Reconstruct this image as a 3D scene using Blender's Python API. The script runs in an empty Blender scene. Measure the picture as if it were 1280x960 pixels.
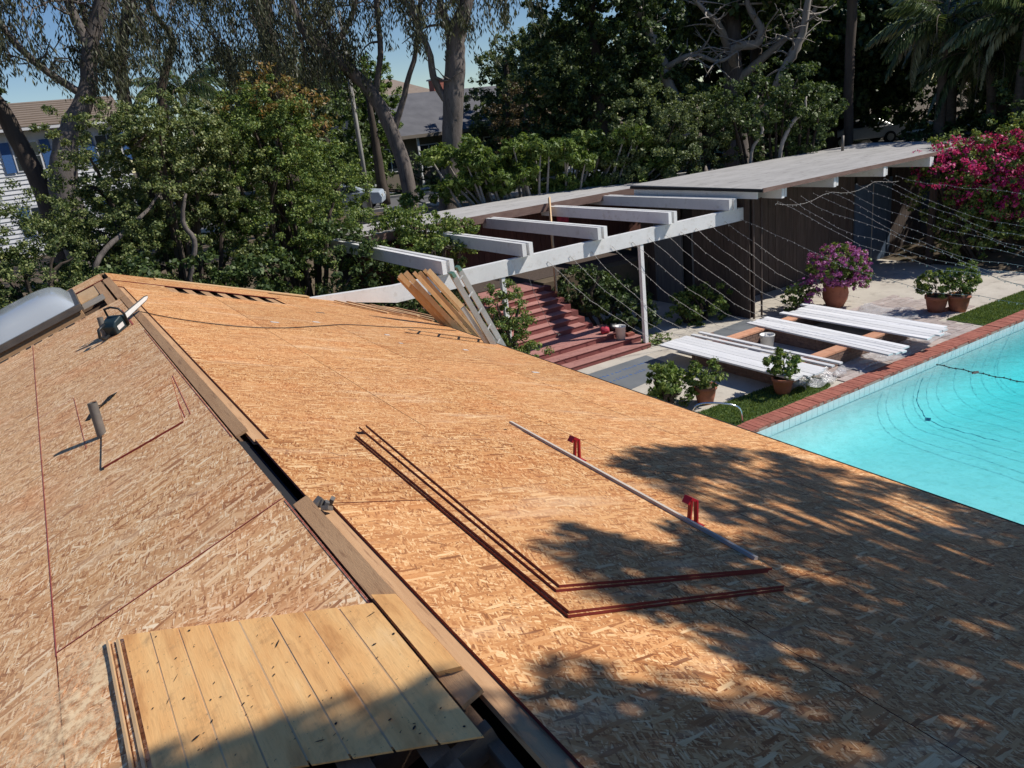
import bpy, math, random
import numpy as np
from mathutils import Vector, Matrix

R = math.radians
random.seed(7)
rng = np.random.default_rng(11)
scene = bpy.context.scene
col = scene.collection

# ------------------------------------------------------------------ camera, sky, sun, exposure
EYE = Vector((0.0, 0.0, 5.6))
cam_d = bpy.data.cameras.new("camera")
cam = bpy.data.objects.new("camera", cam_d)
col.objects.link(cam)
rot = Matrix(((0.84325, 0.2595, -0.47073), (-0.52622, 0.2199, -0.82142), (-0.10965, 0.94037, 0.32199)))
cam.matrix_world = Matrix.Translation(EYE) @ rot.to_4x4()
cam_d.sensor_width = 36.0
cam_d.lens = 36.0 * 960.0 / 1280.0
cam_d.clip_start = 0.05
cam_d.clip_end = 900.0
scene.camera = cam

SUN = Vector((0.84, -0.50, 1.0)).normalized()
world = bpy.data.worlds.new("World")
scene.world = world
world.use_nodes = True
wn = world.node_tree
wn.nodes.clear()
sky = wn.nodes.new("ShaderNodeTexSky")
sky.sky_type = 'NISHITA'
sky.sun_disc = False
sky.sun_elevation = math.asin(SUN.z)
sky.sun_rotation = math.atan2(SUN.x, SUN.y)
sky.air_density = 0.9
sky.dust_density = 0.0
sky.ozone_density = 1.5
bg = wn.nodes.new("ShaderNodeBackground")
bg.inputs[1].default_value = 0.09
wo = wn.nodes.new("ShaderNodeOutputWorld")
hs = wn.nodes.new('ShaderNodeHueSaturation')
hs.inputs['Saturation'].default_value = 1.28
hs.inputs['Hue'].default_value = 0.51
wn.links.new(sky.outputs[0], hs.inputs['Color'])
wn.links.new(hs.outputs[0], bg.inputs[0])
wn.links.new(bg.outputs[0], wo.inputs[0])

sun_d = bpy.data.lights.new("sun", 'SUN')
sun_d.energy = 5.0
sun_d.angle = R(0.53)
sun_d.color = (1.0, 0.945, 0.86)
sun = bpy.data.objects.new("sun", sun_d)
col.objects.link(sun)
sun.rotation_euler = SUN.to_track_quat('Z', 'Y').to_euler()
sun.location = (20, -12, 30)

vs = scene.view_settings
vs.view_transform = 'Standard'
vs.look = 'None'
vs.exposure = 0.05
vs.gamma = 1.0
vs.use_curve_mapping = False
scene.cycles.max_bounces = 7
scene.cycles.transparent_max_bounces = 12
scene.cycles.caustics_reflective = False
scene.cycles.caustics_refractive = False
scene.cycles.use_denoising = True

# ------------------------------------------------------------------ material helpers
MATS = {}


class NT:
    def __init__(s, name):
        s.m = bpy.data.materials.new(name)
        s.m.use_nodes = True
        s.t = s.m.node_tree
        s.t.nodes.clear()
        s.out = s.n("ShaderNodeOutputMaterial")

    def n(s, kind, **kw):
        nd = s.t.nodes.new(kind)
        for k, v in kw.items():
            setattr(nd, k, v)
        return nd

    def l(s, a, b):
        s.t.links.new(a, b)

    def math(s, op, a, b=None, clamp=False):
        nd = s.n("ShaderNodeMath", operation=op, use_clamp=clamp)
        for i, x in enumerate((a, b)):
            if x is None:
                continue
            if isinstance(x, (int, float)):
                nd.inputs[i].default_value = x
            else:
                s.l(x, nd.inputs[i])
        return nd.outputs[0]

    def mix(s, f, a, b, mode='MIX'):
        nd = s.n("ShaderNodeMix", data_type='RGBA', blend_type=mode)
        for i, x in ((0, f), (6, a), (7, b)):
            if isinstance(x, (int, float)):
                nd.inputs[i].default_value = x
            elif isinstance(x, tuple):
                nd.inputs[i].default_value = (*x, 1)
            else:
                s.l(x, nd.inputs[i])
        return nd.outputs[2]

    def ramp(s, f, stops):
        nd = s.n("ShaderNodeValToRGB")
        e = nd.color_ramp.elements
        while len(e) < len(stops):
            e.new(0.5)
        for i, (p, c) in enumerate(stops):
            e[i].position = p
            e[i].color = (*c, 1) if isinstance(c, tuple) else (c, c, c, 1)
        s.l(f, nd.inputs[0])
        return nd.outputs[0]

    def noise(s, vec, scale, detail=4, rough=0.55, dim='3D'):
        nd = s.n("ShaderNodeTexNoise", noise_dimensions=dim)
        nd.inputs['Scale'].default_value = scale
        nd.inputs['Detail'].default_value = detail
        nd.inputs['Roughness'].default_value = rough
        if vec is not None:
            s.l(vec, nd.inputs['Vector'])
        return nd.outputs[0]

    def coord(s, kind='Object'):
        return s.n("ShaderNodeTexCoord").outputs[kind]

    def pos(s):
        return s.n("ShaderNodeNewGeometry").outputs['Position']

    def mapping(s, vec, scale=(1, 1, 1), rot=(0, 0, 0), loc=(0, 0, 0)):
        nd = s.n("ShaderNodeMapping")
        nd.inputs['Scale'].default_value = scale
        nd.inputs['Rotation'].default_value = rot
        nd.inputs['Location'].default_value = loc
        s.l(vec, nd.inputs['Vector'])
        return nd.outputs[0]

    def bsdf(s, color, rough=0.7, bump=None, bstr=0.3, bdist=0.01, metal=0.0, spec=0.4):
        p = s.n("ShaderNodeBsdfPrincipled")
        if isinstance(color, tuple):
            p.inputs['Base Color'].default_value = (*color, 1)
        else:
            s.l(color, p.inputs['Base Color'])
        if isinstance(rough, (int, float)):
            p.inputs['Roughness'].default_value = rough
        else:
            s.l(rough, p.inputs['Roughness'])
        p.inputs['Metallic'].default_value = metal
        p.inputs['Specular IOR Level'].default_value = spec
        if bump is not None:
            b = s.n("ShaderNodeBump")
            b.inputs['Strength'].default_value = bstr
            b.inputs['Distance'].default_value = bdist
            s.l(bump, b.inputs['Height'])
            s.l(b.outputs[0], p.inputs['Normal'])
        return p

    def done(s, shader):
        s.l(shader, s.out.inputs['Surface'])
        return s.m


def noisy(name, c1, c2, scale=6.0, rough=0.75, stretch=(1, 1, 1), bump=0.15, c3=None, metal=0.0, spec=0.35, fine=40.0, world=False):
    """two-tone weathered surface with fine relief"""
    if name in MATS:
        return MATS[name]
    t = NT(name)
    v = t.pos() if world else t.coord()
    oi = t.n("ShaderNodeObjectInfo")
    off = t.n("ShaderNodeVectorMath", operation='SCALE')
    off.inputs[0].default_value = (37.0, 19.0, 53.0)
    t.l(oi.outputs['Random'], off.inputs['Scale'])
    add = t.n("ShaderNodeVectorMath", operation='ADD')
    t.l(v, add.inputs[0])
    t.l(off.outputs[0], add.inputs[1])
    mp = t.mapping(add.outputs[0], stretch)
    n1 = t.noise(mp, scale, 6, 0.6)
    n2 = t.noise(mp, fine, 3, 0.6)
    f = t.ramp(n1, [(0.32, 0.0), (0.68, 1.0)])
    c = t.mix(f, c1, c2)
    if c3 is not None:
        c = t.mix(t.ramp(t.noise(mp, scale * 2.7, 5, 0.65), [(0.55, 0.0), (0.68, 1.0)]), c, c3)
    c = t.mix(t.math('MULTIPLY', n2, 0.35), c, tuple(x * 0.55 for x in c1))
    br = t.n("ShaderNodeHueSaturation")
    t.l(t.math('ADD', t.math('MULTIPLY', oi.outputs['Random'], 0.24), 0.88), br.inputs['Value'])
    t.l(c, br.inputs['Color'])
    p = t.bsdf(br.outputs[0], rough, n2 if bump else None, bump, 0.01, metal, spec)
    MATS[name] = t.done(p.outputs[0])
    return MATS[name]


def flat(name, c, rough=0.5, metal=0.0, spec=0.4):
    if name in MATS:
        return MATS[name]
    return noisy(name, c, tuple(min(1, x * 0.86) for x in c), 9.0, rough, bump=0.05, metal=metal, spec=spec)


def osb(name, ramp, dust, dust_amt, pink, k=1.3):
    """oriented strand board: layers of long random wood strands at many angles"""
    t = NT(name)
    v = t.coord()
    oi = t.n("ShaderNodeObjectInfo")
    off = t.n("ShaderNodeVectorMath", operation='SCALE')
    off.inputs[0].default_value = (41.0, 67.0, 0.0)
    t.l(oi.outputs['Random'], off.inputs['Scale'])
    add = t.n("ShaderNodeVectorMath", operation='ADD')
    t.l(v, add.inputs[0])
    t.l(off.outputs[0], add.inputs[1])
    wob = t.n("ShaderNodeTexNoise", noise_dimensions='2D')
    wob.inputs['Scale'].default_value = 9.0
    wob.inputs['Detail'].default_value = 1.0
    t.l(add.outputs[0], wob.inputs['Vector'])
    wsc = t.n("ShaderNodeVectorMath", operation='MULTIPLY_ADD')
    wsc.inputs[1].default_value = (0.006, 0.006, 0)
    t.l(wob.outputs[1], wsc.inputs[0])
    t.l(add.outputs[0], wsc.inputs[2])
    base = wsc.outputs[0]
    c = None
    hgt = None
    layers = [(5, .045, .011, 0), (-40, .050, .010, .35), (35, .055, .012, .42), (82, .045, .010, .50), (-15, .065, .012, .48),
              (62, .055, .011, .52), (-68, .05, .010, .55), (18, .070, .013, .55), (-50, .036, .007, .55), (25, .030, .005, .52), (48, .085, .015, .74), (-75, .034, .006, .6), (-10, .095, .015, .74)]
    for i, (ang, ln, wd, thr) in enumerate(layers):
        ln, wd = ln * k, wd * k
        mp = t.mapping(base, (1 / ln, 1 / wd, 1), (0, 0, R(ang)), (i * 3.7, i * 5.1, 0))
        # rotate first, then scale: two mapping nodes
        r0 = t.mapping(base, (1, 1, 1), (0, 0, R(ang)), (i * 0.37, i * 0.51, 0))
        mp = t.mapping(r0, (1 / ln, 1 / wd, 1))
        vo = t.n("ShaderNodeTexVoronoi", voronoi_dimensions='2D', feature='F1', distance='CHEBYCHEV')
        vo.inputs['Scale'].default_value = 1.0
        t.l(mp, vo.inputs['Vector'])
        sep = t.n("ShaderNodeSeparateColor")
        t.l(vo.outputs['Color'], sep.inputs[0])
        grain = t.n("ShaderNodeTexNoise", noise_dimensions='2D')
        grain.inputs['Scale'].default_value = 1.0
        grain.inputs['Detail'].default_value = 2.0
        t.l(t.mapping(r0, (18, 260, 1)), grain.inputs['Vector'])
        tone = t.math('ADD', t.math('MULTIPLY', sep.outputs[1], 0.86), t.math('MULTIPLY', grain.outputs[0], 0.26))
        lc = t.ramp(tone, ramp)
        if c is None:
            c = lc
            hgt = sep.outputs[2]
        else:
            m1 = t.math('GREATER_THAN', sep.outputs[0], thr)
            edge = t.ramp(vo.outputs['Distance'], [(0.46, 1.0), (0.52, 0.0)])
            m = t.math('MULTIPLY', m1, edge)
            c = t.mix(m, c, lc)
            hh = t.n("ShaderNodeMix", data_type='FLOAT')
            t.l(m, hh.inputs[0])
            t.l(hgt, hh.inputs[2])
            t.l(t.math('ADD', sep.outputs[2], 0.25), hh.inputs[3])
            hgt = hh.outputs[0]
    wp = t.pos()
    big = t.noise(wp, 0.9, 4, 0.6)
    c = t.mix(t.math('MULTIPLY', t.ramp(big, [(0.4, 0.0), (0.7, 1.0)]), dust_amt), c, dust)
    big2 = t.noise(wp, 1.7, 3, 0.6)
    c = t.mix(t.math('MULTIPLY', t.ramp(big2, [(0.5, 0.0), (0.75, 1.0)]), 0.4), c, t.mix(1.0, c, pink, 'MULTIPLY'))
    # scuffs where boots and boards dragged pale sawdust along the slope
    sc = t.noise(t.mapping(wp, (0.35, 2.2, 1.0), (0, 0, R(14))), 1.6, 5, 0.62)
    c = t.mix(t.math('MULTIPLY', t.ramp(sc, [(0.56, 0.0), (0.72, 1.0)]), 0.34), c, (0.78, 0.60, 0.40))
    hs = t.n("ShaderNodeHueSaturation")
    t.l(t.math('ADD', t.math('MULTIPLY', oi.outputs['Random'], 0.20), 0.90), hs.inputs['Value'])
    t.l(c, hs.inputs['Color'])
    p = t.bsdf(hs.outputs[0], 0.72, hgt, 0.35, 0.004, 0, 0.3)
    return t.done(p.outputs[0])


RAMP_R = [(0.10, (0.16, 0.050, 0.016)), (0.30, (0.37, 0.145, 0.047)), (0.58, (0.53, 0.25, 0.092)), (0.82, (0.64, 0.36, 0.155)), (1.0, (0.78, 0.54, 0.29))]
RAMP_L = [(0.10, (0.25, 0.09, 0.036)), (0.30, (0.50, 0.24, 0.10)), (0.58, (0.66, 0.375, 0.175)), (0.82, (0.79, 0.52, 0.285)), (1.0, (0.92, 0.74, 0.50))]
m_osbR = osb("osb_warm", RAMP_R, (0.60, 0.31, 0.14), 0.35, (1.0, 0.70, 0.52))
m_osbL = osb("osb_dusty", RAMP_L, (0.68, 0.44, 0.26), 0.30, (1.0, 0.66, 0.50), 1.45)
m_red_edge = flat("red_edge_seal", (0.20, 0.022, 0.02), 0.6)
m_chalk = flat("red_chalk", (0.46, 0.10, 0.08), 0.8)
def old_plank_mat():
    t = NT("old_planks")
    v = t.pos()
    big = t.noise(t.mapping(v, (5.0, 1.1, 1.0), (0, 0, R(4))), 1.6, 5, 0.6)
    c = t.ramp(big, [(0.30, (0.66, 0.30, 0.10)), (0.44, (0.93, 0.50, 0.185)), (0.62, (0.99, 0.59, 0.24)), (0.80, (1.0, 0.70, 0.37))])
    rust = t.noise(t.mapping(v, (7.0, 0.5, 1.0), (0, 0, R(6)), (3.1, 1.7, 0)), 1.0, 3, 0.5)
    c = t.mix(t.math('MULTIPLY', t.ramp(rust, [(0.58, 0.0), (0.68, 1.0)]), 0.65), c, (0.52, 0.215, 0.07))
    grain = t.noise(t.mapping(v, (90, 9, 20)), 1.0, 4, 0.65)
    c = t.mix(t.math('MULTIPLY', t.ramp(grain, [(0.50, 0.0), (0.74, 1.0)]), 0.26), c, (0.40, 0.19, 0.07))
    dirt = t.noise(v, 7.5, 6, 0.72)
    c = t.mix(t.math('MULTIPLY', t.ramp(dirt, [(0.55, 0.0), (0.72, 1.0)]), 0.42), c, (0.26, 0.14, 0.07))
    spk = t.noise(v, 55, 3, 0.7)
    c = t.mix(t.ramp(spk, [(0.66, 0.0), (0.72, 0.85)]), c, (0.05, 0.035, 0.025))
    return t.done(t.bsdf(c, 0.75, grain, 0.3, 0.004).outputs[0])


m_old_ply = old_plank_mat()
m_weather = noisy("weathered_wood", (0.43, 0.245, 0.125), (0.53, 0.325, 0.175), 2.0, 0.85, (9, 0.7, 9), 0.25, (0.28, 0.15, 0.08))
m_lumber = noisy("new_lumber", (0.60, 0.38, 0.19), (0.70, 0.48, 0.26), 1.5, 0.6, (14, 14, 1.0), 0.15)
m_lumberY = noisy("new_lumber_flat", (0.58, 0.38, 0.20), (0.70, 0.48, 0.27), 1.5, 0.6, (14, 1.0, 14), 0.15)
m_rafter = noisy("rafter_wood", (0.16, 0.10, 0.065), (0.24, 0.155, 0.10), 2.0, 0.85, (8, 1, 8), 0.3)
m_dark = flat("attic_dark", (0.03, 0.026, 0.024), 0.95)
m_felt = flat("black_felt", (0.018, 0.018, 0.02), 0.85)
m_white = noisy("white_paint", (0.84, 0.84, 0.83), (0.74, 0.74, 0.73), 2.0, 0.5, (1, 1, 1), 0.12, (0.66, 0.64, 0.60))
m_white_board = noisy("white_primer", (0.82, 0.82, 0.83), (0.70, 0.71, 0.73), 3.0, 0.55, (6, 0.7, 6), 0.1)
m_siding = noisy("brown_siding", (0.060, 0.043, 0.036), (0.105, 0.080, 0.067), 2.2, 0.85, (8, 8, 0.8), 0.3, (0.06, 0.045, 0.04))
m_redwood = noisy("redwood_siding", (0.085, 0.034, 0.026), (0.13, 0.056, 0.042), 2.2, 0.8, (8, 8, 0.8), 0.3)
m_bluedoor = noisy("blue_door", (0.055, 0.082, 0.13), (0.08, 0.115, 0.165), 2.0, 0.6, (4, 4, 0.7), 0.1)
m_graydoor = noisy("gray_door", (0.12, 0.125, 0.13), (0.19, 0.19, 0.19), 2.0, 0.7, (6, 6, 0.7), 0.15)
m_gravelroof = noisy("flat_roof_gravel", (0.36, 0.35, 0.335), (0.47, 0.455, 0.44), 1.3, 0.95, (0.6, 2.2, 1), 0.5, (0.25, 0.24, 0.23), fine=26)
m_fascia = noisy("brown_fascia", (0.15, 0.09, 0.075), (0.24, 0.16, 0.13), 3.0, 0.8, (1, 4, 4), 0.1)
m_metal = noisy("aluminium", (0.50, 0.49, 0.47), (0.38, 0.37, 0.35), 5.0, 0.45, (1, 1, 1), 0.05, metal=0.5)
m_galv = noisy("galvanised_pipe", (0.16, 0.15, 0.14), (0.26, 0.23, 0.20), 6.0, 0.6, (1, 1, 1), 0.1, metal=0.4)
m_concrete = noisy("patio_concrete", (0.46, 0.42, 0.36), (0.58, 0.535, 0.46), 1.2, 0.92, (1, 1, 1), 0.3, (0.38, 0.34, 0.29), world=True)
m_asphalt = noisy("asphalt", (0.13, 0.13, 0.135), (0.18, 0.18, 0.18), 0.8, 0.9, (1, 1, 1), 0.2, world=True)
m_kerb = noisy("kerb_concrete", (0.5, 0.48, 0.44), (0.62, 0.6, 0.55), 1.0, 0.9, world=True)
m_soil = noisy("soil", (0.10, 0.075, 0.05), (0.17, 0.13, 0.085), 1.0, 0.95, (1, 1, 1), 0.4, (0.07, 0.085, 0.03), world=True)
m_mat = noisy("gray_underlay", (0.16, 0.175, 0.19), (0.21, 0.225, 0.24), 2.0, 0.8, (1, 1, 1), 0.1, world=True)
m_blueprint = flat("blue_print", (0.06, 0.16, 0.42), 0.7)
m_step = noisy("red_brick_paint", (0.20, 0.062, 0.056), (0.26, 0.09, 0.08), 2.4, 0.85, (1, 1, 1), 0.25, (0.21, 0.075, 0.07), world=True)  # darker red puts shade into the risers under the lighter treads
m_tread = noisy("sunlit_red_paint", (0.40, 0.185, 0.16), (0.48, 0.24, 0.21), 2.4, 0.85, (1, 1, 1), 0.25, (0.33, 0.14, 0.12), world=True)  # treads coloured lighter than the risers to imitate sunlight falling on them
m_brick = noisy("coping_brick", (0.33, 0.105, 0.075), (0.42, 0.16, 0.115), 7.0, 0.85, (1, 1, 1), 0.25, (0.26, 0.075, 0.06))
m_mortar = noisy("mortar", (0.38, 0.27, 0.23), (0.45, 0.35, 0.30), 4.0, 0.95, world=True)
m_terra = noisy("terracotta", (0.36, 0.13, 0.075), (0.45, 0.185, 0.115), 4.0, 0.8, (1, 1, 1), 0.1, (0.30, 0.11, 0.07))
m_orange = noisy("orange_cap", (0.60, 0.28, 0.16), (0.68, 0.37, 0.23), 4.0, 0.8, (1, 1, 1), 0.2, (0.48, 0.22, 0.14))
m_pitbrick = noisy("pit_brick", (0.19, 0.12, 0.095), (0.28, 0.18, 0.14), 6.0, 0.9, (1, 1, 1), 0.2)
m_gravel = noisy("gravel", (0.42, 0.40, 0.385), (0.55, 0.53, 0.50), 5.0, 0.95, (1, 1, 1), 0.8, (0.30, 0.285, 0.27), fine=60, world=True)
m_paver = noisy("pavers", (0.40, 0.33, 0.30), (0.50, 0.43, 0.40), 3.0, 0.9, (1, 1, 1), 0.3, (0.55, 0.52, 0.50), world=True)
m_turf = noisy("turf", (0.045, 0.085, 0.02), (0.075, 0.125, 0.032), 5.0, 0.95, (1, 1, 1), 0.6, (0.06, 0.10, 0.03), fine=80, world=True)
m_plaster = noisy("pool_plaster", (0.82, 0.86, 0.85), (0.70, 0.78, 0.77), 2.6, 0.8, (1, 1, 1), 0.05, (0.62, 0.72, 0.71), fine=9, world=True)  # mottling in the colour stands in for rippled light on the pool floor
m_pooltile = noisy("pool_tile", (0.72, 0.80, 0.80), (0.62, 0.74, 0.75), 8.0, 0.25, (1, 1, 1), 0.05)
m_chrome = flat("chrome", (0.75, 0.76, 0.77), 0.15, metal=1.0)
m_black = flat("black_plastic", (0.02, 0.022, 0.024), 0.45)
m_teal = flat("dark_teal_plastic", (0.018, 0.035, 0.042), 0.35)
m_redtool = flat("red_enamel", (0.42, 0.012, 0.028), 0.4)
m_redcloth = flat("red_cloth", (0.45, 0.04, 0.07), 0.8)
m_cord = flat("cord_black", (0.03, 0.03, 0.032), 0.6)
m_wire = flat("light_wire", (0.40, 0.38, 0.35), 0.6)
m_bulb = flat("bulb_glass", (0.62, 0.60, 0.55), 0.3)
m_bucket = flat("white_bucket", (0.75, 0.74, 0.71), 0.45)
m_bark = noisy("euc_bark", (0.115, 0.098, 0.088), (0.21, 0.18, 0.165), 1.6, 0.9, (6, 6, 0.6), 1.0, (0.05, 0.042, 0.038), fine=14)
m_bark_dark = noisy("dark_bark", (0.055, 0.042, 0.034), (0.10, 0.078, 0.062), 2.0, 0.9, (4, 4, 0.8), 0.5)
m_bark_pale = noisy("pale_bark", (0.36, 0.32, 0.285), (0.48, 0.44, 0.40), 2.0, 0.85, (4, 4, 0.8), 0.4, (0.22, 0.19, 0.165))
m_palmtrunk = noisy("palm_trunk", (0.10, 0.08, 0.065), (0.17, 0.14, 0.11), 5.0, 0.9, (1, 1, 3), 0.5)
m_shingle = noisy("brown_shingle", (0.20, 0.155, 0.12), (0.28, 0.225, 0.18), 1.5, 0.9, (1, 6, 6), 0.4, (0.15, 0.115, 0.09), fine=12)
m_grayroof = noisy("gray_roof", (0.105, 0.105, 0.115), (0.15, 0.15, 0.16), 1.2, 0.95, (1, 1, 1), 0.3)
m_wallwhite = noisy("white_clapboard", (0.74, 0.75, 0.77), (0.66, 0.67, 0.70), 1.5, 0.7)
m_wallcream = noisy("cream_wall", (0.20, 0.17, 0.14), (0.16, 0.135, 0.11), 1.5, 0.8)
m_shutter = flat("blue_shutter", (0.05, 0.14, 0.36), 0.6)
m_glassdark = flat("window_glass", (0.03, 0.04, 0.05), 0.08, spec=0.8)
m_carpaint = flat("white_car_paint", (0.78, 0.79, 0.80), 0.2, spec=0.6)
m_tyre = flat("tyre", (0.02, 0.02, 0.02), 0.85)
m_bin = flat("gray_blue_bin", (0.10, 0.14, 0.20), 0.6)
m_stucco = noisy("house_stucco", (0.42, 0.38, 0.33), (0.48, 0.44, 0.38), 1.5, 0.9)
m_string_old = noisy("sawdust", (0.72, 0.56, 0.38), (0.80, 0.65, 0.46), 9.0, 0.95, (1, 1, 1), 0.8, fine=120)


def leaf_mat(name, dark, mid, light, transl=0.3, rough=0.5, spec=0.35):
    if name in MATS:
        return MATS[name]
    t = NT(name)
    at = t.n("ShaderNodeAttribute", attribute_name="tint")
    c = t.ramp(at.outputs['Fac'], [(0.0, dark), (0.5, mid), (1.0, light)])
    p = t.bsdf(c, rough, spec=spec)
    tr = t.n("ShaderNodeBsdfTranslucent")
    tc = t.mix(1.0, c, (1.0, 1.0, 0.55), 'MULTIPLY')
    t.l(tc, tr.inputs['Color'])
    mx = t.n("ShaderNodeMixShader")
    mx.inputs[0].default_value = transl
    t.l(p.outputs[0], mx.inputs[1])
    t.l(tr.outputs[0], mx.inputs[2])
    MATS[name] = t.done(mx.outputs[0])
    return MATS[name]


lf_pitto = leaf_mat("leaf_pittosporum", (0.030, 0.054, 0.016), (0.105, 0.150, 0.045), (0.36, 0.39, 0.15))
lf_green = leaf_mat("leaf_fresh", (0.034, 0.072, 0.017), (0.125, 0.195, 0.045), (0.32, 0.37, 0.09))
lf_rust = leaf_mat("leaf_rusty_tips", (0.12, 0.13, 0.03), (0.22, 0.17, 0.045), (0.36, 0.17, 0.06))
lf_dull = leaf_mat("leaf_dull", (0.028, 0.050, 0.018), (0.090, 0.130, 0.045), (0.23, 0.27, 0.11))
lf_dark = leaf_mat("leaf_dark", (0.022, 0.044, 0.015), (0.062, 0.105, 0.032), (0.16, 0.21, 0.07), 0.28)
lf_euc = leaf_mat("leaf_eucalyptus", (0.036, 0.044, 0.027), (0.080, 0.088, 0.052), (0.16, 0.165, 0.09), 0.3)
lf_bright = leaf_mat("leaf_bright", (0.060, 0.11, 0.025), (0.15, 0.23, 0.05), (0.30, 0.36, 0.10), 0.35)
lf_bloom = leaf_mat("bougainvillea_bract", (0.40, 0.02, 0.13), (0.62, 0.04, 0.23), (0.78, 0.11, 0.36), 0.4)
lf_purple = leaf_mat("purple_bract", (0.26, 0.06, 0.24), (0.40, 0.11, 0.36), (0.55, 0.22, 0.46), 0.35)
lf_palm = leaf_mat("palm_leaf", (0.026, 0.046, 0.018), (0.075, 0.115, 0.042), (0.20, 0.24, 0.10), 0.25, 0.24, 0.7)
lf_palm_pale = leaf_mat("palm_leaf_dry", (0.20, 0.20, 0.10), (0.30, 0.30, 0.17), (0.42, 0.42, 0.26), 0.25, 0.4)
lf_brown = leaf_mat("leaf_brownish", (0.07, 0.052, 0.026), (0.125, 0.09, 0.045), (0.19, 0.14, 0.075), 0.25)

# ------------------------------------------------------------------ geometry helpers
WORLD = {}


def wloc(o):
    return WORLD.get(o.name, Vector((0, 0, 0)))


def mesh(name, verts, faces, mats, fmat=None, smooth=False):
    me = bpy.data.meshes.new(name)
    me.from_pydata([tuple(v) for v in verts], [], faces)
    for m in (mats if isinstance(mats, (list, tuple)) else [mats]):
        me.materials.append(m)
    if fmat is not None:
        me.polygons.foreach_set("material_index", fmat)
    if smooth:
        me.polygons.foreach_set("use_smooth", [True] * len(me.polygons))
    me.update()
    return me


def link(name, me, parent=None, loc=None, kind=None):
    o = bpy.data.objects.new(name, me)
    col.objects.link(o)
    if parent is not None:
        o.parent = parent
    if loc is not None:
        o.location = loc
    WORLD[o.name] = wloc(parent) + Vector(loc or (0, 0, 0)) if parent is not None else Vector(loc or (0, 0, 0))
    if kind:
        o["kind"] = kind
    return o


def tag(o, label, cat, group=None):
    o["label"] = label
    o["category"] = cat
    if group:
        o["group"] = group
    return o


def thing(name, loc, label, cat, group=None):
    o = link(name, None, None, loc)
    return tag(o, label, cat, group)


class MB:
    """collects shapes in world coordinates; build() links them as one mesh object"""

    def __init__(s):
        s.v, s.f, s.m = [], [], []

    def add(s, verts, faces, mi=0):
        b = len(s.v)
        s.v += [Vector(x) for x in verts]
        s.f += [tuple(i + b for i in f) for f in faces]
        s.m += [mi] * len(faces)
        return s

    def box(s, lo, hi, mi=0):
        (a, b, c), (d, e, f) = lo, hi
        v = [(a, b, c), (d, b, c), (d, e, c), (a, e, c), (a, b, f), (d, b, f), (d, e, f), (a, e, f)]
        return s.add(v, [(0, 3, 2, 1), (4, 5, 6, 7), (0, 1, 5, 4), (1, 2, 6, 5), (2, 3, 7, 6), (3, 0, 4, 7)], mi)

    def bar(s, p, q, w, h, up=(0, 0, 1), mi=0):
        """box of section w (sideways) x h (up) from p to q, p and q in the middle of the section"""
        p, q = Vector(p), Vector(q)
        d = (q - p).normalized()
        sd = d.cross(Vector(up))
        if sd.length < 1e-5:
            sd = Vector((1, 0, 0))
        sd.normalize()
        u = sd.cross(d).normalized()
        a, b = sd * w / 2, u * h / 2
        v = [p - a - b, p + a - b, p + a + b, p - a + b, q - a - b, q + a - b, q + a + b, q - a + b]
        return s.add(v, [(0, 1, 2, 3), (7, 6, 5, 4), (0, 4, 5, 1), (1, 5, 6, 2), (2, 6, 7, 3), (3, 7, 4, 0)], mi)

    def tube(s, pts, radii, seg=8, cap=True, mi=0):
        pts = [Vector(p) for p in pts]
        if isinstance(radii, (int, float)):
            radii = [radii] * len(pts)
        rings = []
        x = None
        for i, p in enumerate(pts):
            d = (pts[min(i + 1, len(pts) - 1)] - pts[max(i - 1, 0)]).normalized()
            if x is None:
                ref = Vector((0, 0, 1)) if abs(d.z) < 0.9 else Vector((1, 0, 0))
                x = d.cross(ref).normalized()
            else:
                x = (x - d * x.dot(d)).normalized()
            y = d.cross(x)
            rings.append([p + (x * math.cos(2 * math.pi * k / seg) + y * math.sin(2 * math.pi * k / seg)) * radii[i] for k in range(seg)])
        v = [q for r in rings for q in r]
        f = []
        for i in range(len(rings) - 1):
            for k in range(seg):
                k2 = (k + 1) % seg
                f.append((i * seg + k, i * seg + k2, (i + 1) * seg + k2, (i + 1) * seg + k))
        if cap:
            f.append(tuple(range(seg - 1, -1, -1)))
            f.append(tuple((len(rings) - 1) * seg + k for k in range(seg)))
        return s.add(v, f, mi)

    def lathe(s, c, prof, seg=20, mi=0):
        c = Vector(c)
        v = [c + Vector((r * math.cos(2 * math.pi * k / seg), r * math.sin(2 * math.pi * k / seg), z)) for r, z in prof for k in range(seg)]
        f = []
        for i in range(len(prof) - 1):
            for k in range(seg):
                k2 = (k + 1) % seg
                f.append((i * seg + k, i * seg + k2, (i + 1) * seg + k2, (i + 1) * seg + k))
        return s.add(v, f, mi)

    def poly(s, pts, z0, z1, mi=0):
        n = len(pts)
        v = [(x, y, z0) for x, y in pts] + [(x, y, z1) for x, y in pts]
        f = [tuple(range(n - 1, -1, -1)), tuple(range(n, 2 * n))]
        f += [(k, (k + 1) % n, n + (k + 1) % n, n + k) for k in range(n)]
        return s.add(v, f, mi)

    def build(s, name, mats, parent=None, smooth=False, kind=None):
        o0 = wloc(parent) if parent is not None else Vector((0, 0, 0))
        me = mesh(name, [v - o0 for v in s.v], s.f, mats, s.m, smooth)
        return link(name, me, parent, None, kind)


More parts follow.
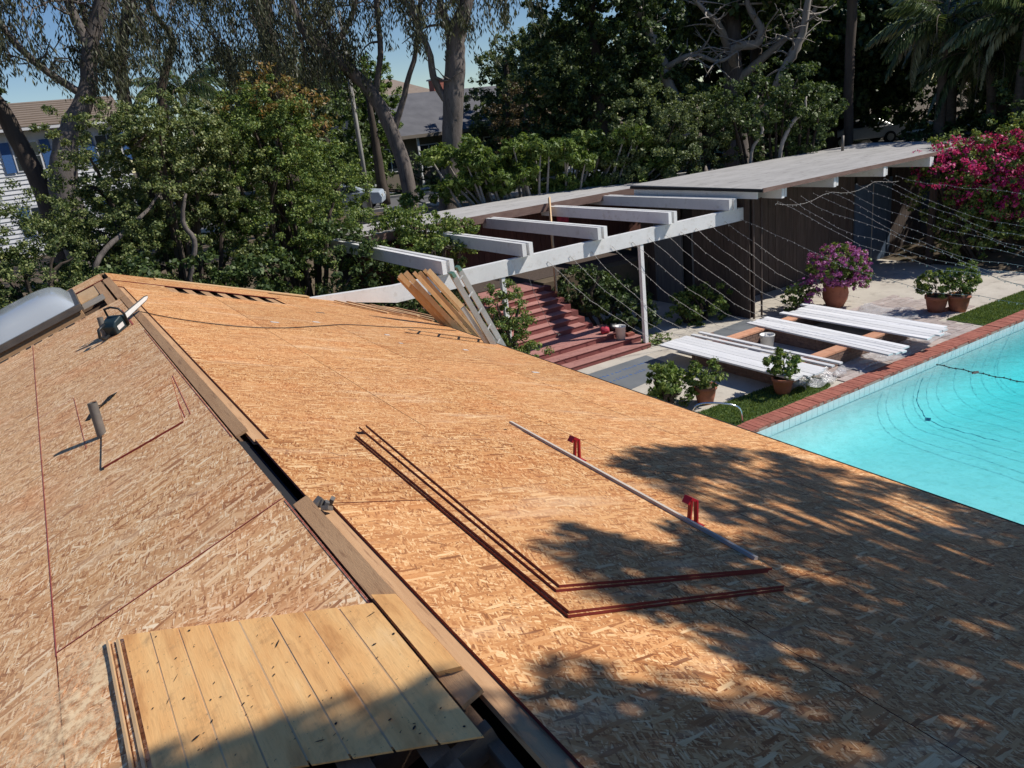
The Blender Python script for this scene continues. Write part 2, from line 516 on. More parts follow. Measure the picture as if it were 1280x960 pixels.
def spline(pts, sub=4):
    """Catmull-Rom through (x,y,z,r) points"""
    P = [np.array(p, float) for p in pts]
    P = [2 * P[0] - P[1]] + P + [2 * P[-1] - P[-2]]
    out = []
    for i in range(1, len(P) - 2):
        for k in range(sub):
            t = k / sub
            a, b, c, d = P[i - 1:i + 3]
            out.append(0.5 * (2 * b + (c - a) * t + (2 * a - 5 * b + 4 * c - d) * t * t + (3 * b - a - 3 * c + d) * t ** 3))
    out.append(P[-2])
    return out


def limb(mb, pts, seg=8, sub=4, wob=0.0):
    q = spline(pts, sub)
    c = []
    for i, p in enumerate(q):
        w = wob * p[3]
        c.append((p[0] + random.uniform(-w, w), p[1] + random.uniform(-w, w), p[2]))
    mb.tube(c, [max(0.004, p[3]) for p in q], seg)
    return q


def leafmesh(name, ctr, axis, nrm, ln, wd, tint, mat, fold=0.0):
    """one four-sided leaf blade for each row"""
    n = len(ctr)
    axis = axis / np.linalg.norm(axis, axis=1, keepdims=True)
    sd = np.cross(axis, nrm)
    sd /= np.maximum(np.linalg.norm(sd, axis=1, keepdims=True), 1e-6)
    ln = np.broadcast_to(ln, (n,))[:, None]
    wd = np.broadcast_to(wd, (n,))[:, None]
    up = np.cross(sd, axis)
    a = ctr - axis * ln * 0.5
    b = ctr + sd * wd * 0.5 - axis * ln * 0.05 + up * wd * fold
    c = ctr + axis * ln * 0.5
    d = ctr - sd * wd * 0.5 - axis * ln * 0.05 + up * wd * fold
    v = np.stack([a, b, c, d], 1).reshape(-1, 3).astype(np.float32)
    me = bpy.data.meshes.new(name)
    me.vertices.add(4 * n)
    me.vertices.foreach_set("co", v.ravel())
    me.loops.add(4 * n)
    me.loops.foreach_set("vertex_index", np.arange(4 * n, dtype=np.int32))
    me.polygons.add(n)
    me.polygons.foreach_set("loop_start", np.arange(0, 4 * n, 4, dtype=np.int32))
    at = me.attributes.new("tint", 'FLOAT', 'POINT')
    at.data.foreach_set("value", np.repeat(np.clip(tint, 0, 1), 4).astype(np.float32))
    me.materials.append(mat)
    me.update(calc_edges=True)
    return me


def unit(n):
    v = rng.normal(size=(n, 3))
    return v / np.linalg.norm(v, axis=1, keepdims=True)


def crown_points(lobes, per_m2, clump=0.45, fill=0.25, lowcut=-0.9):
    """leaf centres gathered in clumps over uneven ellipsoid lobes; returns centres and outward directions"""
    C, O = [], []
    for (cx, cy, cz, rx, ry, rz) in lobes:
        area = 4 * math.pi * ((rx * ry) ** 1.6 / 3 + (rx * rz) ** 1.6 / 3 + (ry * rz) ** 1.6 / 3) ** (1 / 1.6)
        n = int(area * per_m2)
        k = max(8, int(area / (clump * clump) * 0.75))
        d = unit(k)
        d = d[d[:, 2] > lowcut]
        k = len(d)
        # uneven outline: low-frequency bumps plus random clump depth
        ph = rng.uniform(0, 6.28, 6)
        bump = 1 + 0.11 * np.sin(3 * d[:, 0] + ph[0]) * np.cos(3.4 * d[:, 1] + ph[1]) + 0.09 * np.sin(5.5 * d[:, 2] + ph[2]) + rng.uniform(-0.17, 0.10, k)
        inner = rng.random(k) < fill
        bump = np.where(inner, bump * rng.uniform(0.45, 0.8, k), bump)
        cc = d * np.array([rx, ry, rz]) * bump[:, None]
        idx = rng.integers(0, k, n)
        sz = clump * rng.uniform(0.30, 0.72, k)
        g = unit(n) * (rng.random(n) ** 0.6)[:, None]
        g[:, 2] *= 0.75
        p = cc[idx] + g * sz[idx][:, None]
        C.append(p + np.array([cx, cy, cz]))
        out = d[idx] * 0.6 + g * 0.8 + np.array([0, 0, 0.55])
        O.append(out / np.linalg.norm(out, axis=1, keepdims=True))
    return np.concatenate(C), np.concatenate(O)


def foliage(name, parent, lobes, per_m2, mat, ln=0.09, wd=0.05, clump=0.45, fill=0.25, droop=0.0, bright=0.5, spread=0.28, lowcut=-0.9, keep=None):
    c, o = crown_points(lobes, per_m2, clump, fill, lowcut)
    if keep is not None:
        m = keep(c)
        c, o = c[m], o[m]
    n = len(c)
    nrm = o + unit(n) * 0.75
    ax = unit(n) + o * 0.35
    ax[:, 2] -= droop
    sizes = rng.uniform(0.45, 1.5, n)
    t = rng.normal(bright, spread, n)
    me = leafmesh(name, c - np.array(wloc(parent)), ax, nrm, ln * sizes, wd * sizes, t, mat, 0.12)
    return link(name, me, parent)


def ground_z(x, y):
    """height of the garden and street ground"""
    def sm(a, b, t):
        t = min(1, max(0, (t - a) / (b - a)))
        return t * t * (3 - 2 * t)
    z = 2.2 * sm(17.5, 27.0, y)
    if x < 7.4:
        z = max(z, 1.2 * sm(14.2, 17.0, y))
    if x > 23:
        z = max(z, 2.2 * sm(23.0, 30.0, x) * sm(2, 12, y))
    return z


# ------------------------------------------------------------------ the setting: ground, road, patio, pool
xs = [-300, -120, -60, -30, -15, -8, -4, 0, 3, 5, 7.3, 7.45, 8.4, 8.55, 10, 12, 14, 16, 18, 20, 22.2, 22.4, 24, 26, 28, 30, 33, 37, 42, 50, 60, 80, 130, 320]
ys = [-120, -60, -25, -10, -3, 0.9, 1.1, 3, 5, 7, 8.8, 9.1, 11, 13, 14.2, 15, 16, 17, 17.5, 18.5, 20, 22, 24, 26, 28, 30, 34, 40, 50, 65, 90, 160, 420]
gv, gf = [], []
for j, y in enumerate(ys):
    for i, x in enumerate(xs):
        z = ground_z(x, y) - 0.06
        if 8.5 < x < 22.3 and 1.0 < y < 8.95:
            z = -3.2
        if -3.6 < x < 5.1 and y < 13.9:
            z = -0.1
        gv.append((x, y, z))
for j in range(len(ys) - 1):
    for i in range(len(xs) - 1):
        a = j * len(xs) + i
        gf.append((a, a + 1, a + len(xs) + 1, a + len(xs)))
link("ground", mesh("ground", gv, gf, m_soil), kind="structure")

PX0, PX1, PY0, PY1 = 8.6, 22.2, 1.2, 8.65
mb = MB()
for lo, hi in (((4.9, -6, -.3), (8.6, 17.2, 0)), ((8.6, 9.0, -.3), (27.5, 18.5, 0)), ((8.6, -6, -.3), (27.5, 0.85, 0)), ((22.55, .85, -.3), (27.5, 9.0, 0))):
    mb.box(lo, hi)
mb.build("patio", m_concrete, kind="structure")

def pool_depth(x):
    return -0.80 - 0.62 * max(0, min(1, (x - 10.0) / 9.0)) ** 1.2


def pool_section(x, eps=0.0):
    """points across the pool from one side to the other, floor coved into the walls"""
    d = pool_depth(x) + eps
    out = []
    cr = .62
    for k in range(7):
        a_ = math.pi / 2 * k / 6
        out.append((PY0 + eps + cr * (1 - math.cos(a_)) * 1.3, d + cr * (1 - math.sin(a_))))
    return out + [(PY0 + PY1 - y, z) for y, z in reversed(out)]


n = 16
sec = 14
pv, pf = [], []
for i in range(n + 1):
    x = PX0 + (PX1 - PX0) * i / n
    pv += [(x, PY0, -.02)] + [(x, y, z) for y, z in pool_section(x)] + [(x, PY1, -.02)]
for i in range(n):
    for k in range(sec + 1):
        q = i * (sec + 2) + k
        pf.append((q, q + 1, q + sec + 3, q + sec + 2))
pf += [tuple(range(sec + 1, -1, -1)), tuple(n * (sec + 2) + k for k in range(sec + 2))]
mb = MB()
mb.add(pv, pf)
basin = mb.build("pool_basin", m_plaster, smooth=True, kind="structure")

# the water: a closed body that absorbs red, so that depth gives the colour
t = NT("pool_water")
tc = t.coord()
w1 = t.noise(t.mapping(tc, (1, 1.6, 1)), 2.2, 3, 0.55)
w2 = t.noise(tc, 7.0, 2, 0.5)
hh = t.math('ADD', w1, t.math('MULTIPLY', w2, 0.35))
bp = t.n("ShaderNodeBump")
bp.inputs['Strength'].default_value = 0.6
bp.inputs['Distance'].default_value = 0.06
t.l(hh, bp.inputs['Height'])
fr = t.n("ShaderNodeFresnel")
fr.inputs['IOR'].default_value = 1.33
t.l(bp.outputs[0], fr.inputs['Normal'])
gl = t.n("ShaderNodeBsdfGlossy")
gl.inputs['Roughness'].default_value = 0.02
t.l(bp.outputs[0], gl.inputs['Normal'])
tr = t.n("ShaderNodeBsdfTransparent")
tr.inputs['Color'].default_value = (0.97, 1.0, 1.0, 1)
mx = t.n("ShaderNodeMixShader")
front = t.math('SUBTRACT', 1.0, t.n('ShaderNodeNewGeometry').outputs['Backfacing'])
t.l(t.math('MULTIPLY', fr.outputs[0], front), mx.inputs[0])
t.l(tr.outputs[0], mx.inputs[1])
t.l(gl.outputs[0], mx.inputs[2])
ab = t.n("ShaderNodeVolumeAbsorption")
ab.inputs['Color'].default_value = (0.36, 0.915, 0.94, 1)
ab.inputs['Density'].default_value = 0.72
t.l(ab.outputs[0], t.out.inputs['Volume'])
m_water = t.done(mx.outputs[0])
mb = MB()
WZ = -0.10
wv, wf = [], []
for i in range(n + 1):
    x = PX0 + 0.002 + (PX1 - PX0 - 0.004) * i / n
    wv += [(x, PY0 + .003, WZ)] + [(x, y, z) for y, z in pool_section(x, .003)] + [(x, PY1 - .003, WZ)]
st_ = sec + 2
for i in range(n):
    for k in range(st_):
        q, q2 = i * st_ + k, i * st_ + (k + 1) % st_
        wf.append((q2, q2 + st_, q + st_, q))
wf += [tuple(range(st_)), tuple(n * st_ + k for k in range(st_ - 1, -1, -1))]
link("water", mesh("water", wv, wf, m_water), kind="structure")

# pool edge: brick coping, tile band
coping = link("pool_edge", None, None, (PX0, PY1, 0), kind="structure")
MB().box((PX0 - .3, PY1 - .01, -.02), (PX1 + .3, PY1 + .36, .022)).build("mortar_bed", m_mortar, coping)
bme = mesh("brick", *(lambda b: (b.v, b.f))(MB().box((-.046, -.175, -.03), (.046, .175, .03))), m_brick)
nb = int((PX1 - PX0 + .5) / 0.102)
for i in range(nb):
    o = link("brick", bme, coping)
    o.location = (-.25 + i * 0.102 + random.uniform(-.002, .002), 0.165 + random.uniform(-.006, .006), .018 + random.uniform(-.004, .004))
    o.rotation_euler = (random.uniform(-.012, .012), random.uniform(-.02, .02), random.uniform(-.02, .02))
mb = MB()
for i in range(int((PX1 - PX0) / .155)):
    x = PX0 + i * .155
    mb.box((x + .004, PY1 - .013, -.20), (x + .151, PY1 - .003, -.025))
mb.build("tile_band", m_pooltile, coping, kind="stuff")
for a, b, c, d in ((PX0 - .35, PX0, PY0 - .35, PY1 - .012), (PX1, PX1 + .35, PY0 - .35, PY1 - .012), (PX0 + .002, PX1 - .002, PY0 - .35, PY0)):
    MB().box((a, c, -.3), (b, d, .03)).build("coping_side", m_brick, coping)

# turf strips
def turf(name, pts, seed):
    base = MB().poly(pts, 0.0, 0.014).build(name, m_turf, kind="structure")
    xs_ = [p[0] for p in pts]
    ys_ = [p[1] for p in pts]
    nn = int((max(xs_) - min(xs_)) * (max(ys_) - min(ys_)) * 2600)
    c = np.stack([rng.uniform(min(xs_), max(xs_), nn), rng.uniform(min(ys_), max(ys_), nn), np.full(nn, 0.03)], 1)
    # keep the blades inside the strip's outline
    ins = np.zeros(nn, bool)
    j = len(pts) - 1
    for i in range(len(pts)):
        xi, yi, xj, yj = *pts[i], *pts[j]
        cond = ((yi > c[:, 1]) != (yj > c[:, 1])) & (c[:, 0] < (xj - xi) * (c[:, 1] - yi) / (yj - yi + 1e-9) + xi)
        ins ^= cond
        j = i
    c = c[ins]
    ax = unit(len(c)) * 0.6 + np.array([0, 0, 1.0])
    me = leafmesh("grass", c, ax, unit(len(c)), 0.05, 0.012, rng.normal(.5, .25, len(c)), lf_green)
    o = link("grass", me, base, kind="stuff")
    return base


arc = [(12.2 + .42 * math.sin(a), 9.5 + .44 * math.cos(a)) for a in np.linspace(0, math.pi, 7)]
turf("turf_strip", [(9.1, 9.02), (9.1, 10.0), (10.6, 9.98)] + arc, 1)
turf("turf_strip", [(17.75, 9.02), (17.75, 9.93), (27.0, 9.85), (27.0, 9.02)], 2)

# pavers, underlay mats
pav = link("paving", None, None, (12.7, 9.02, 0.0), kind="structure")
pme = mesh("paver", *(lambda b: (b.v, b.f))(MB().box((-.145, -.095, 0), (.145, .095, .02))), m_paver)
for i in range(21):
    for j in range(17):
        x, y = 12.9 + i * .3 + (.15 if j % 2 else 0), 9.14 + j * .2
        if y < 9.9 or (x > 16.25 and y < 12.3 and (y > 10.0 or x < 17.6)):
            if x > 17.55 and y < 10.05:
                continue
            o = link("paver", pme, pav)
            o.location = (x - 12.7, y - 9.02, random.uniform(-.004, .002))
MB().poly([(9.3, 11.9), (11.35, 12.2), (11.5, 13.72), (9.2, 13.72)], .0, .006).build("underlay_mat", m_mat, kind="structure")
MB().poly([(13.2, 12.45), (15.0, 12.5), (15.2, 13.75), (13.6, 13.6)], .0, .008).build("underlay_mat", m_mat, kind="structure")
MB().poly([(7.0, 13.4), (12.1, 13.5), (12.1, 13.86), (7.0, 13.86)], .0, .012).build("step_apron", m_concrete, kind="structure")
# rows of blue print on the mat: short strokes, too small to read
mb = MB()
for row, (y0, x0, x1) in enumerate(((13.0, 9.75, 11.15), (12.62, 9.7, 10.75))):
    x = x0
    while x < x1:
        w = random.uniform(.04, .09)
        h = random.uniform(.05, .1)
        mb.box((x, y0 + .05 * (x - x0), .0065), (x + w * .4, y0 + h + .05 * (x - x0), .0085))
        if random.random() < .6:
            mb.box((x, y0 + .05 * (x - x0), .0065), (x + w, y0 + .025 + .05 * (x - x0), .0080))
        x += w + .035
mb.build("blue_lettering", m_blueprint, kind="structure")

# street beyond the garden
RD = Vector((9.5, -5.3, 0)).normalized()
RN = Vector((5.3, 9.5, 0)).normalized()
RC = Vector((21.0, 36.6, 0))


def road_strip(a, b, z0, z1, name, mat):
    mb = MB()
    p0, p1 = RC - RD * 160, RC + RD * 160
    v = [p0 + RN * a, p1 + RN * a, p1 + RN * b, p0 + RN * b]
    mb.add([(q.x, q.y, z0) for q in v] + [(q.x, q.y, z1) for q in v],
           [(4, 5, 6, 7), (0, 1, 5, 4), (1, 2, 6, 5), (2, 3, 7, 6), (3, 0, 4, 7)])
    return mb.build(name, mat, kind="structure")


road_strip(-3.6, 3.6, 2.0, 2.165, "road", m_asphalt)
road_strip(3.6, 3.85, 2.0, 2.30, "kerb", m_kerb)
road_strip(-3.85, -3.6, 2.0, 2.30, "kerb", m_kerb)
road_strip(3.85, 6.0, 2.0, 2.27, "verge", m_turf)
road_strip(6.0, 7.4, 2.0, 2.285, "sidewalk", m_kerb)
road_strip(7.4, 14.0, 2.0, 2.26, "front_lawn", m_turf)

# ------------------------------------------------------------------ the house being re-roofed
PITCH = math.atan(1 / 3)
CP, SP = math.cos(PITCH), math.sin(PITCH)
RX, RZ = 0.72, 4.0
house = thing("house", (RX, 6.0, 0), "house under re-roofing with a low gable of bare strand board sheathing", "house")


def rp(s, y, off=0.0):
    """point on the slope towards the pool, s metres from the ridge"""
    return Vector((RX + s * CP + off * SP, y, RZ - s * SP + off * CP))


def lp(s, y, off=0.0):
    return Vector((RX - s * CP - off * SP, y, RZ - s * SP + off * CP))


def panel(side, s0, s1, y0, y1, mat, name="osb_panel", off=0.0, th=0.0125, parent=house, edge=m_red_edge, rotz=0.0, tilt=0.0):
    g = 0.0024
    a, b = (s1 - s0) / 2 - g, (y1 - y0) / 2 - g
    mbx = MB().box((-a, -b, -th), (a, b, 0))
    me = mesh(name, mbx.v, mbx.f, [mat, edge], [0, 0, 1, 1, 1, 1])
    o = link(name, me, parent)
    f = rp if side == 'R' else lp
    c = f((s0 + s1) / 2, (y0 + y1) / 2, off + th)
    o.location = c - wloc(parent)
    ang = PITCH if side == 'R' else -PITCH
    o.rotation_euler = (Matrix.Rotation(ang + tilt, 3, 'Y') @ Matrix.Rotation(rotz, 3, 'Z')).to_euler()
    return o


PANEL_LABEL = None
EAVE = 5.03
rows = [(0.137, 1.357), (1.357, 2.577), (2.577, 3.797), (3.797, EAVE)]
YE = 14.1
# slope towards the pool
for k, (s0, s1) in enumerate(rows):
    if k == 0:
        cuts = [-1.52, 0.92, 3.36]
        panel('R', 0.137, s1, -1.52, 0.92, m_osbR)
        panel('R', 0.137, s1, 0.92, 3.36, m_osbR)
        panel('R', 0.048, s1, 3.362, 4.46, m_osbR, off=0.002)
        panel('R', 0.137, s1, 4.462, 6.90, m_osbR)
        panel('R', 0.137, s1, 6.90, 9.34, m_osbR)
        panel('R', 0.137, s1, 9.34, 12.35, m_osbR)
        panel('R', 0.05, .78, 12.35, 13.08, m_osbR)
        panel('R', 0.03, s1, 13.08, YE, m_osbR, off=.012)
    else:
        y = -1.52 - (1.22 if k % 2 else 0) - (0.31 if k == 2 else 0)
        ytop = 12.35 if k == 1 else YE
        while y < ytop - .05:
            y2 = min(y + 2.44, ytop)
            if ytop - y2 < .35:
                y2 = ytop
            panel('R', s0, s1, y, y2, m_osbR, off=random.uniform(0, .0015))
            y = y2
        if k == 1:
            panel('R', 2.50, 2.577, 12.35, 13.08, m_osbR)
            panel('R', s0, s1, 13.08, YE, m_osbR, off=.012)
# slope away from the pool
lrows = [(0.036, 1.18), (1.18, 2.40), (2.40, 3.62), (3.62, 4.6)]
for k, (s0, s1) in enumerate(lrows):
    if k == 0:
        ycuts = [3.53, 5.97, 8.41, 11.05]
        for a, b in zip(ycuts[:-1], ycuts[1:]):
            panel('L', s0, s1, a, b, m_osbL, off=random.uniform(0, .002))
        panel('L', .036, s1, 2.05, 3.53, m_osbL, off=.0)
        panel('L', .98, s1, -.8, 2.05, m_osbL, off=.0)
        panel('L', s0, .95, 13.35, YE, m_osbL, off=.01)
        panel('L', .95, s1, 13.35, YE, m_osbL, off=.01)
    else:
        y = -.8 - (1.22 if k % 2 else 0)
        top = 11.05 if k == 1 else YE
        while y < top - .05:
            y2 = min(y + 2.44, top)
            if top - y2 < .3:
                y2 = top
            panel('L', s0, s1, y, y2, m_osbL, off=random.uniform(0, .0015))
            y = y2
        if k == 1:
            panel('L', s0, s1, 13.35, YE, m_osbL, off=.01)

# ridge: under-deck strips, ridge board, weathered cap boards
def slope_board(side, s0, s1, y0, y1, off, th, mat, name):
    return panel(side, s0, s1, y0, y1, mat, name, off, th, house, mat)


slope_board('R', 0.045, .16, 4.46, YE - .9, -.021, .018, m_weather, "ridge_plank")
slope_board('R', 0.055, .16, -1.5, 3.35, -.020, .018, m_weather, "ridge_plank")
slope_board('L', -.052, .030, 4.6, 11.05, -.008, .018, m_weather, "ridge_plank")
slope_board('L', -.052, .030, 1.72, 3.42, -.008, .018, m_weather, "ridge_plank")
slope_board('L', -.052, .06, 11.1, 13.3, -.004, .018, m_weather, "ridge_plank")
slope_board('L', .085, .20, 11.07, 13.3, -.004, .018, m_weather, "ridge_plank")
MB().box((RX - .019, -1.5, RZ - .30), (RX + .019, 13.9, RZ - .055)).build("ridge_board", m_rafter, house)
MB().bar(rp(.0, 3.40, -.045), rp(.0, 4.6, -.045), .09, .008, (SP, 0, CP)).build("dark_slot_strip", m_felt, house)  # black strip paints the dark of the open slot in the ridge
# rafters under both slopes
for i in range(26):
    y = -1.2 + i * .61
    if y > 13.9:
        break
    for sd, f in ((1, rp), (-1, lp)):
        if sd == 1 and 1.0 < y < 11.0 or sd == -1 and 4.0 < y < 10.5:
            continue
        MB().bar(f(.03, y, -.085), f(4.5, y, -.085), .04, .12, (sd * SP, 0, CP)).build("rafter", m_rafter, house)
# skip boards seen through the opening near the gable
for i in range(7):
    s = .86 + i * .26
    MB().bar(rp(s, 12.2, -.012), rp(s, 13.2, -.012), .13, .018, (SP, 0, CP)).build("skip_board", m_weather, house)
# boards over the open bay near the eye
for s, w in ((.16, .075), (.36, .09), (.58, .09), (.80, .09)):
    MB().bar(lp(s, -1.4, -.015), lp(s, 2.5, -.015), w, .02, (-SP, 0, CP)).build("skip_board", m_rafter, house)
MB().bar(lp(.0, 1.62, -.05), lp(.95, 1.62, -.05), .04, .09, (-SP, 0, CP)).build("rafter", m_rafter, house)

# old plank deck laid on the slope: nine planks with skewed ends
old = thing("old_roof_decking", lp(.45, 2.4, .03), "yellowed old grooved plank decking with black tar flecks lying on strand board", "decking")
nP = 8
w = .862 / nP


def skew(s):
    # far edge runs askew across the slope
    return 3.29 + (s - .895) * 1.065


for i in range(nP):
    s1 = .895 - i * w - .004
    s0 = s1 - w + .0065
    top = .0275
    mbp = MB()
    near = -.80
    pts = [(s0, skew(s0) + near - .22 * s0), (s1, skew(s1) + near - .22 * s1), (s1, skew(s1)), (s0, skew(s0))]
    vv = [lp(s, y, .0200) for s, y in pts] + [lp(s, y, top + random.uniform(-.0012, .0012)) for s, y in pts]
    mbp.add(vv, [(0, 1, 2, 3), (7, 6, 5, 4), (0, 4, 5, 1), (1, 5, 6, 2), (2, 6, 7, 3), (3, 7, 4, 0)])
    mbp.build("plank", m_old_ply, old)
vv = [lp(s, y, z) for z in (.0135, .0262) for s, y in ((.035, skew(.035) - .79), (.885, skew(.885) - .97), (.885, skew(.885) - .01), (.035, skew(.035) - .01))]
MB().add(vv, [(0, 1, 2, 3), (7, 6, 5, 4), (0, 4, 5, 1), (1, 5, 6, 2), (2, 6, 7, 3), (3, 7, 4, 0)]).build("backing_sheet", m_lumberY, old)
# pale edge strips on its left side
for s, wd, tp, mt in ((.918, .012, .028, m_lumberY), (.936, .014, .021, m_osbL), (.957, .010, .030, m_lumberY)):
    vv = []
    for z in (.0135, tp):
        for ds, y in ((-wd / 2, skew(s) - 1.0), (wd / 2, skew(s) - 1.0), (wd / 2, skew(s) - .03), (-wd / 2, skew(s) - .03)):
            vv.append(lp(s + ds, y, z))
    MB().add(vv, [(0, 1, 2, 3), (7, 6, 5, 4), (0, 4, 5, 1), (1, 5, 6, 2), (2, 6, 7, 3), (3, 7, 4, 0)]).build("edge_strip", mt, old)
# ridge plank at its right
for s0, s1, y0, y1, tp in ((-.045, .022, 1.78, 2.42, .030),):
    vv = [lp(s, y, z) for z in (.0, tp) for s, y in ((s0, y0 + .05), (s1, y0 + .1), (s1, y1), (s0, y1 - .09))]
    MB().add(vv, [(0, 1, 2, 3), (7, 6, 5, 4), (0, 4, 5, 1), (1, 5, 6, 2), (2, 6, 7, 3), (3, 7, 4, 0)]).build("plank", m_old_ply, old)
# tar-paper scraps and nail stains left on the planks
mb = MB()
for i in range(46):
    s = random.uniform(.03, .86)
    y = skew(s) - random.uniform(.03, .8)
    a = random.uniform(0, 3.1)
    L, W = random.choice((.003, .004, .005, .007, .016)) * random.uniform(.7, 1.3), random.choice((.002, .003, .005)) * random.uniform(.7, 1.2)
    d, e = (math.cos(a), math.sin(a)), (-math.sin(a), math.cos(a))
    pts = [(s + d[0] * L * k + e[0] * W * m_, y + d[1] * L * k + e[1] * W * m_) for k, m_ in ((-1, -.6), (.1, -1), (1, .2), (.3, 1), (-.7, .7))]
    mb.add([lp(p[0], p[1], .0298) for p in pts], [(4, 3, 2, 1, 0)])
mb.build("tar_scraps", m_felt, old, kind="stuff")

# black drip line under the eave, fascia, soffit, walls
MB().bar(rp(EAVE + .012, -1.6, -.004), rp(EAVE + .012, YE, -.004), .022, .045, (SP, 0, CP)).build("drip_edge", m_felt, house)
MB().box((rp(EAVE - .09, 0).x, -1.6, rp(EAVE - .09, 0).z - .21), (rp(EAVE - .05, 0).x, YE - .02, rp(EAVE - .09, 0).z - .02)).build("fascia", m_fascia, house)
wx0, wx1 = -3.2, 4.85
for (a, b) in (((wx0, -1.4, 0), (wx0 + .2, 13.7, 2.55)), ((wx1 - .2, -1.4, 0), (wx1, 13.7, 2.4)), ((wx0 + .2, -1.4, 0), (wx1 - .2, -1.2, 2.4))):
    MB().box(a, b).build("wall", m_stucco, house)
MB().add([(wx0, 13.7, 0), (wx1, 13.7, 0), (wx1, 13.7, RZ - (wx1 - RX) / 3 - .06), (RX, 13.7, RZ - .06), (wx0, 13.7, RZ - (RX - wx0) / 3 - .06),
          (wx0, 13.5, 0), (wx1, 13.5, 0), (wx1, 13.5, RZ - (wx1 - RX) / 3 - .06), (RX, 13.5, RZ - .06), (wx0, 13.5, RZ - (RX - wx0) / 3 - .06)],
         [(0, 4, 3, 2, 1), (5, 6, 7, 8, 9), (0, 1, 6, 5), (1, 2, 7, 6), (2, 3, 8, 7), (3, 4, 9, 8), (4, 0, 5, 9)]).build("gable_wall", m_stucco, house)
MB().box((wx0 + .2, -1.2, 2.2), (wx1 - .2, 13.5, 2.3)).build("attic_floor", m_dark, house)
for sd, f in ((1, rp), (-1, lp)):
    MB().bar(f(0, YE + .012, -.06), f(EAVE if sd > 0 else 4.6, YE + .012, -.06), .022, .14, (sd * SP, 0, CP)).build("rake_board", m_lumber if sd > 0 else m_weather, house)
# light edging plank along the gable by the opening
MB().bar(rp(.75, 13.9, .035), rp(3.35, 13.95, .035), .20, .018, (SP, 0, CP)).build("rake_plank", m_lumber, house)

# red lines: chalk snaps and printed nail lines on the sheathing
def chalk(side, s0, y0, s1, y1, w=.004, off=.0165):
    f = rp if side == 'R' else lp
    MB().bar(f(s0, y0, off), f(s1, y1, off), w, .0008, ((SP if side == 'R' else -SP), 0, CP)).build("chalk_line", m_chalk, house)


chalk('L', 1.178, 3.5, 1.178, 11.0, .006)
chalk('L', 1.178, 3.53, .05, 3.53, .006)
chalk('L', .042, 2.4, .042, 3.5, .005)
chalk('L', .046, 4.6, .046, 8.6, .004)
chalk('L', .86, 5.97, .86, 7.5, .004)
chalk('L', .86, 7.5, 1.17, 7.5, .004)
chalk('L', .10, 9.1, .10, 10.2, .016)
chalk('L', .10, 9.1, .45, 9.1, .008)
chalk('L', .16, 5.4, .10, 6.5, .004)
chalk('L', .20, 5.4, .14, 6.5, .004)

# ---- skylight
sk = link("skylight", None, house, (0, 0, 0))
sk.location = lp(.98, 12.15, .02) - wloc(house)
WORLD[sk.name] = lp(.98, 12.15, .02)
sk["label"] = "gray plastic dome skylight on a dark metal kerb"


def slab(side, s0, s1, y0, y1, o0, o1):
    f = rp if side == 'R' else lp
    vv = [f(s, y, o) for o in (o0, o1) for s, y in ((s0, y0), (s1, y0), (s1, y1), (s0, y1))]
    if side == 'R':
        fc = [(0, 3, 2, 1), (4, 5, 6, 7), (0, 1, 5, 4), (1, 2, 6, 5), (2, 3, 7, 6), (3, 0, 4, 7)]
    else:
        fc = [(0, 1, 2, 3), (7, 6, 5, 4), (0, 4, 5, 1), (1, 5, 6, 2), (2, 6, 7, 3), (3, 7, 4, 0)]
    return vv, fc


s0, s1, y0, y1 = .50, 1.72, 11.32, 12.95
mb = MB()
for a in (slab('L', s0, s1, y0, y0 + .05, -.02, .10), slab('L', s0, s1, y1 - .05, y1, -.02, .10), slab('L', s0, s0 + .05, y0 + .05, y1 - .05, -.02, .10), slab('L', s1 - .05, s1, y0 + .05, y1 - .05, -.02, .10)):
    mb.add(*a)
mb.build("curb", m_weather, sk)
mb = MB()
e = .03
for a in (slab('L', s0 - e, s1 + e, y0 - e, y0 + .04, .085, .155), slab('L', s0 - e, s1 + e, y1 - .04, y1 + e, .085, .155), slab('L', s0 - e, s0 + .04, y0 + .04, y1 - .04, .085, .155), slab('L', s1 - .04, s1 + e, y0 + .04, y1 - .04, .085, .155)):
    mb.add(*a)
for a in (slab('L', s0 - e - .012, s1 + e + .012, y0 - e - .012, y0 - e, .075, .11),):
    mb.add(*a)
mb.build("frame", noisy("skylight_metal", (0.13, 0.12, 0.115), (0.20, 0.19, 0.18), 5, 0.4, metal=0.7), sk)
dv, df = [], []
ND = 18
for j in range(ND + 1):
    for i in range(ND + 1):
        a, b = i / ND * 2 - 1, j / ND * 2 - 1
        hgt = (max(0, 1 - a ** 4) * max(0, 1 - b ** 4)) ** 0.6
        s = (s0 + s1) / 2 + a * ((s1 - s0) / 2 - .02)
        y = (y0 + y1) / 2 + b * ((y1 - y0) / 2 - .02)
        dv.append(lp(s, y, .14 + .27 * hgt))
for j in range(ND):
    for i in range(ND):
        q = j * (ND + 1) + i
        df.append((q, q + ND + 1, q + ND + 2, q + 1))
t = NT("skylight_acrylic")
p = t.bsdf((0.42, 0.46, 0.50), 0.12, spec=0.6)
p.inputs['Transmission Weight'].default_value = 0.12
m_dome = t.done(p.outputs[0])
mb = MB()
mb.add(dv, df)
mb.build("dome", m_dome, sk, smooth=True)
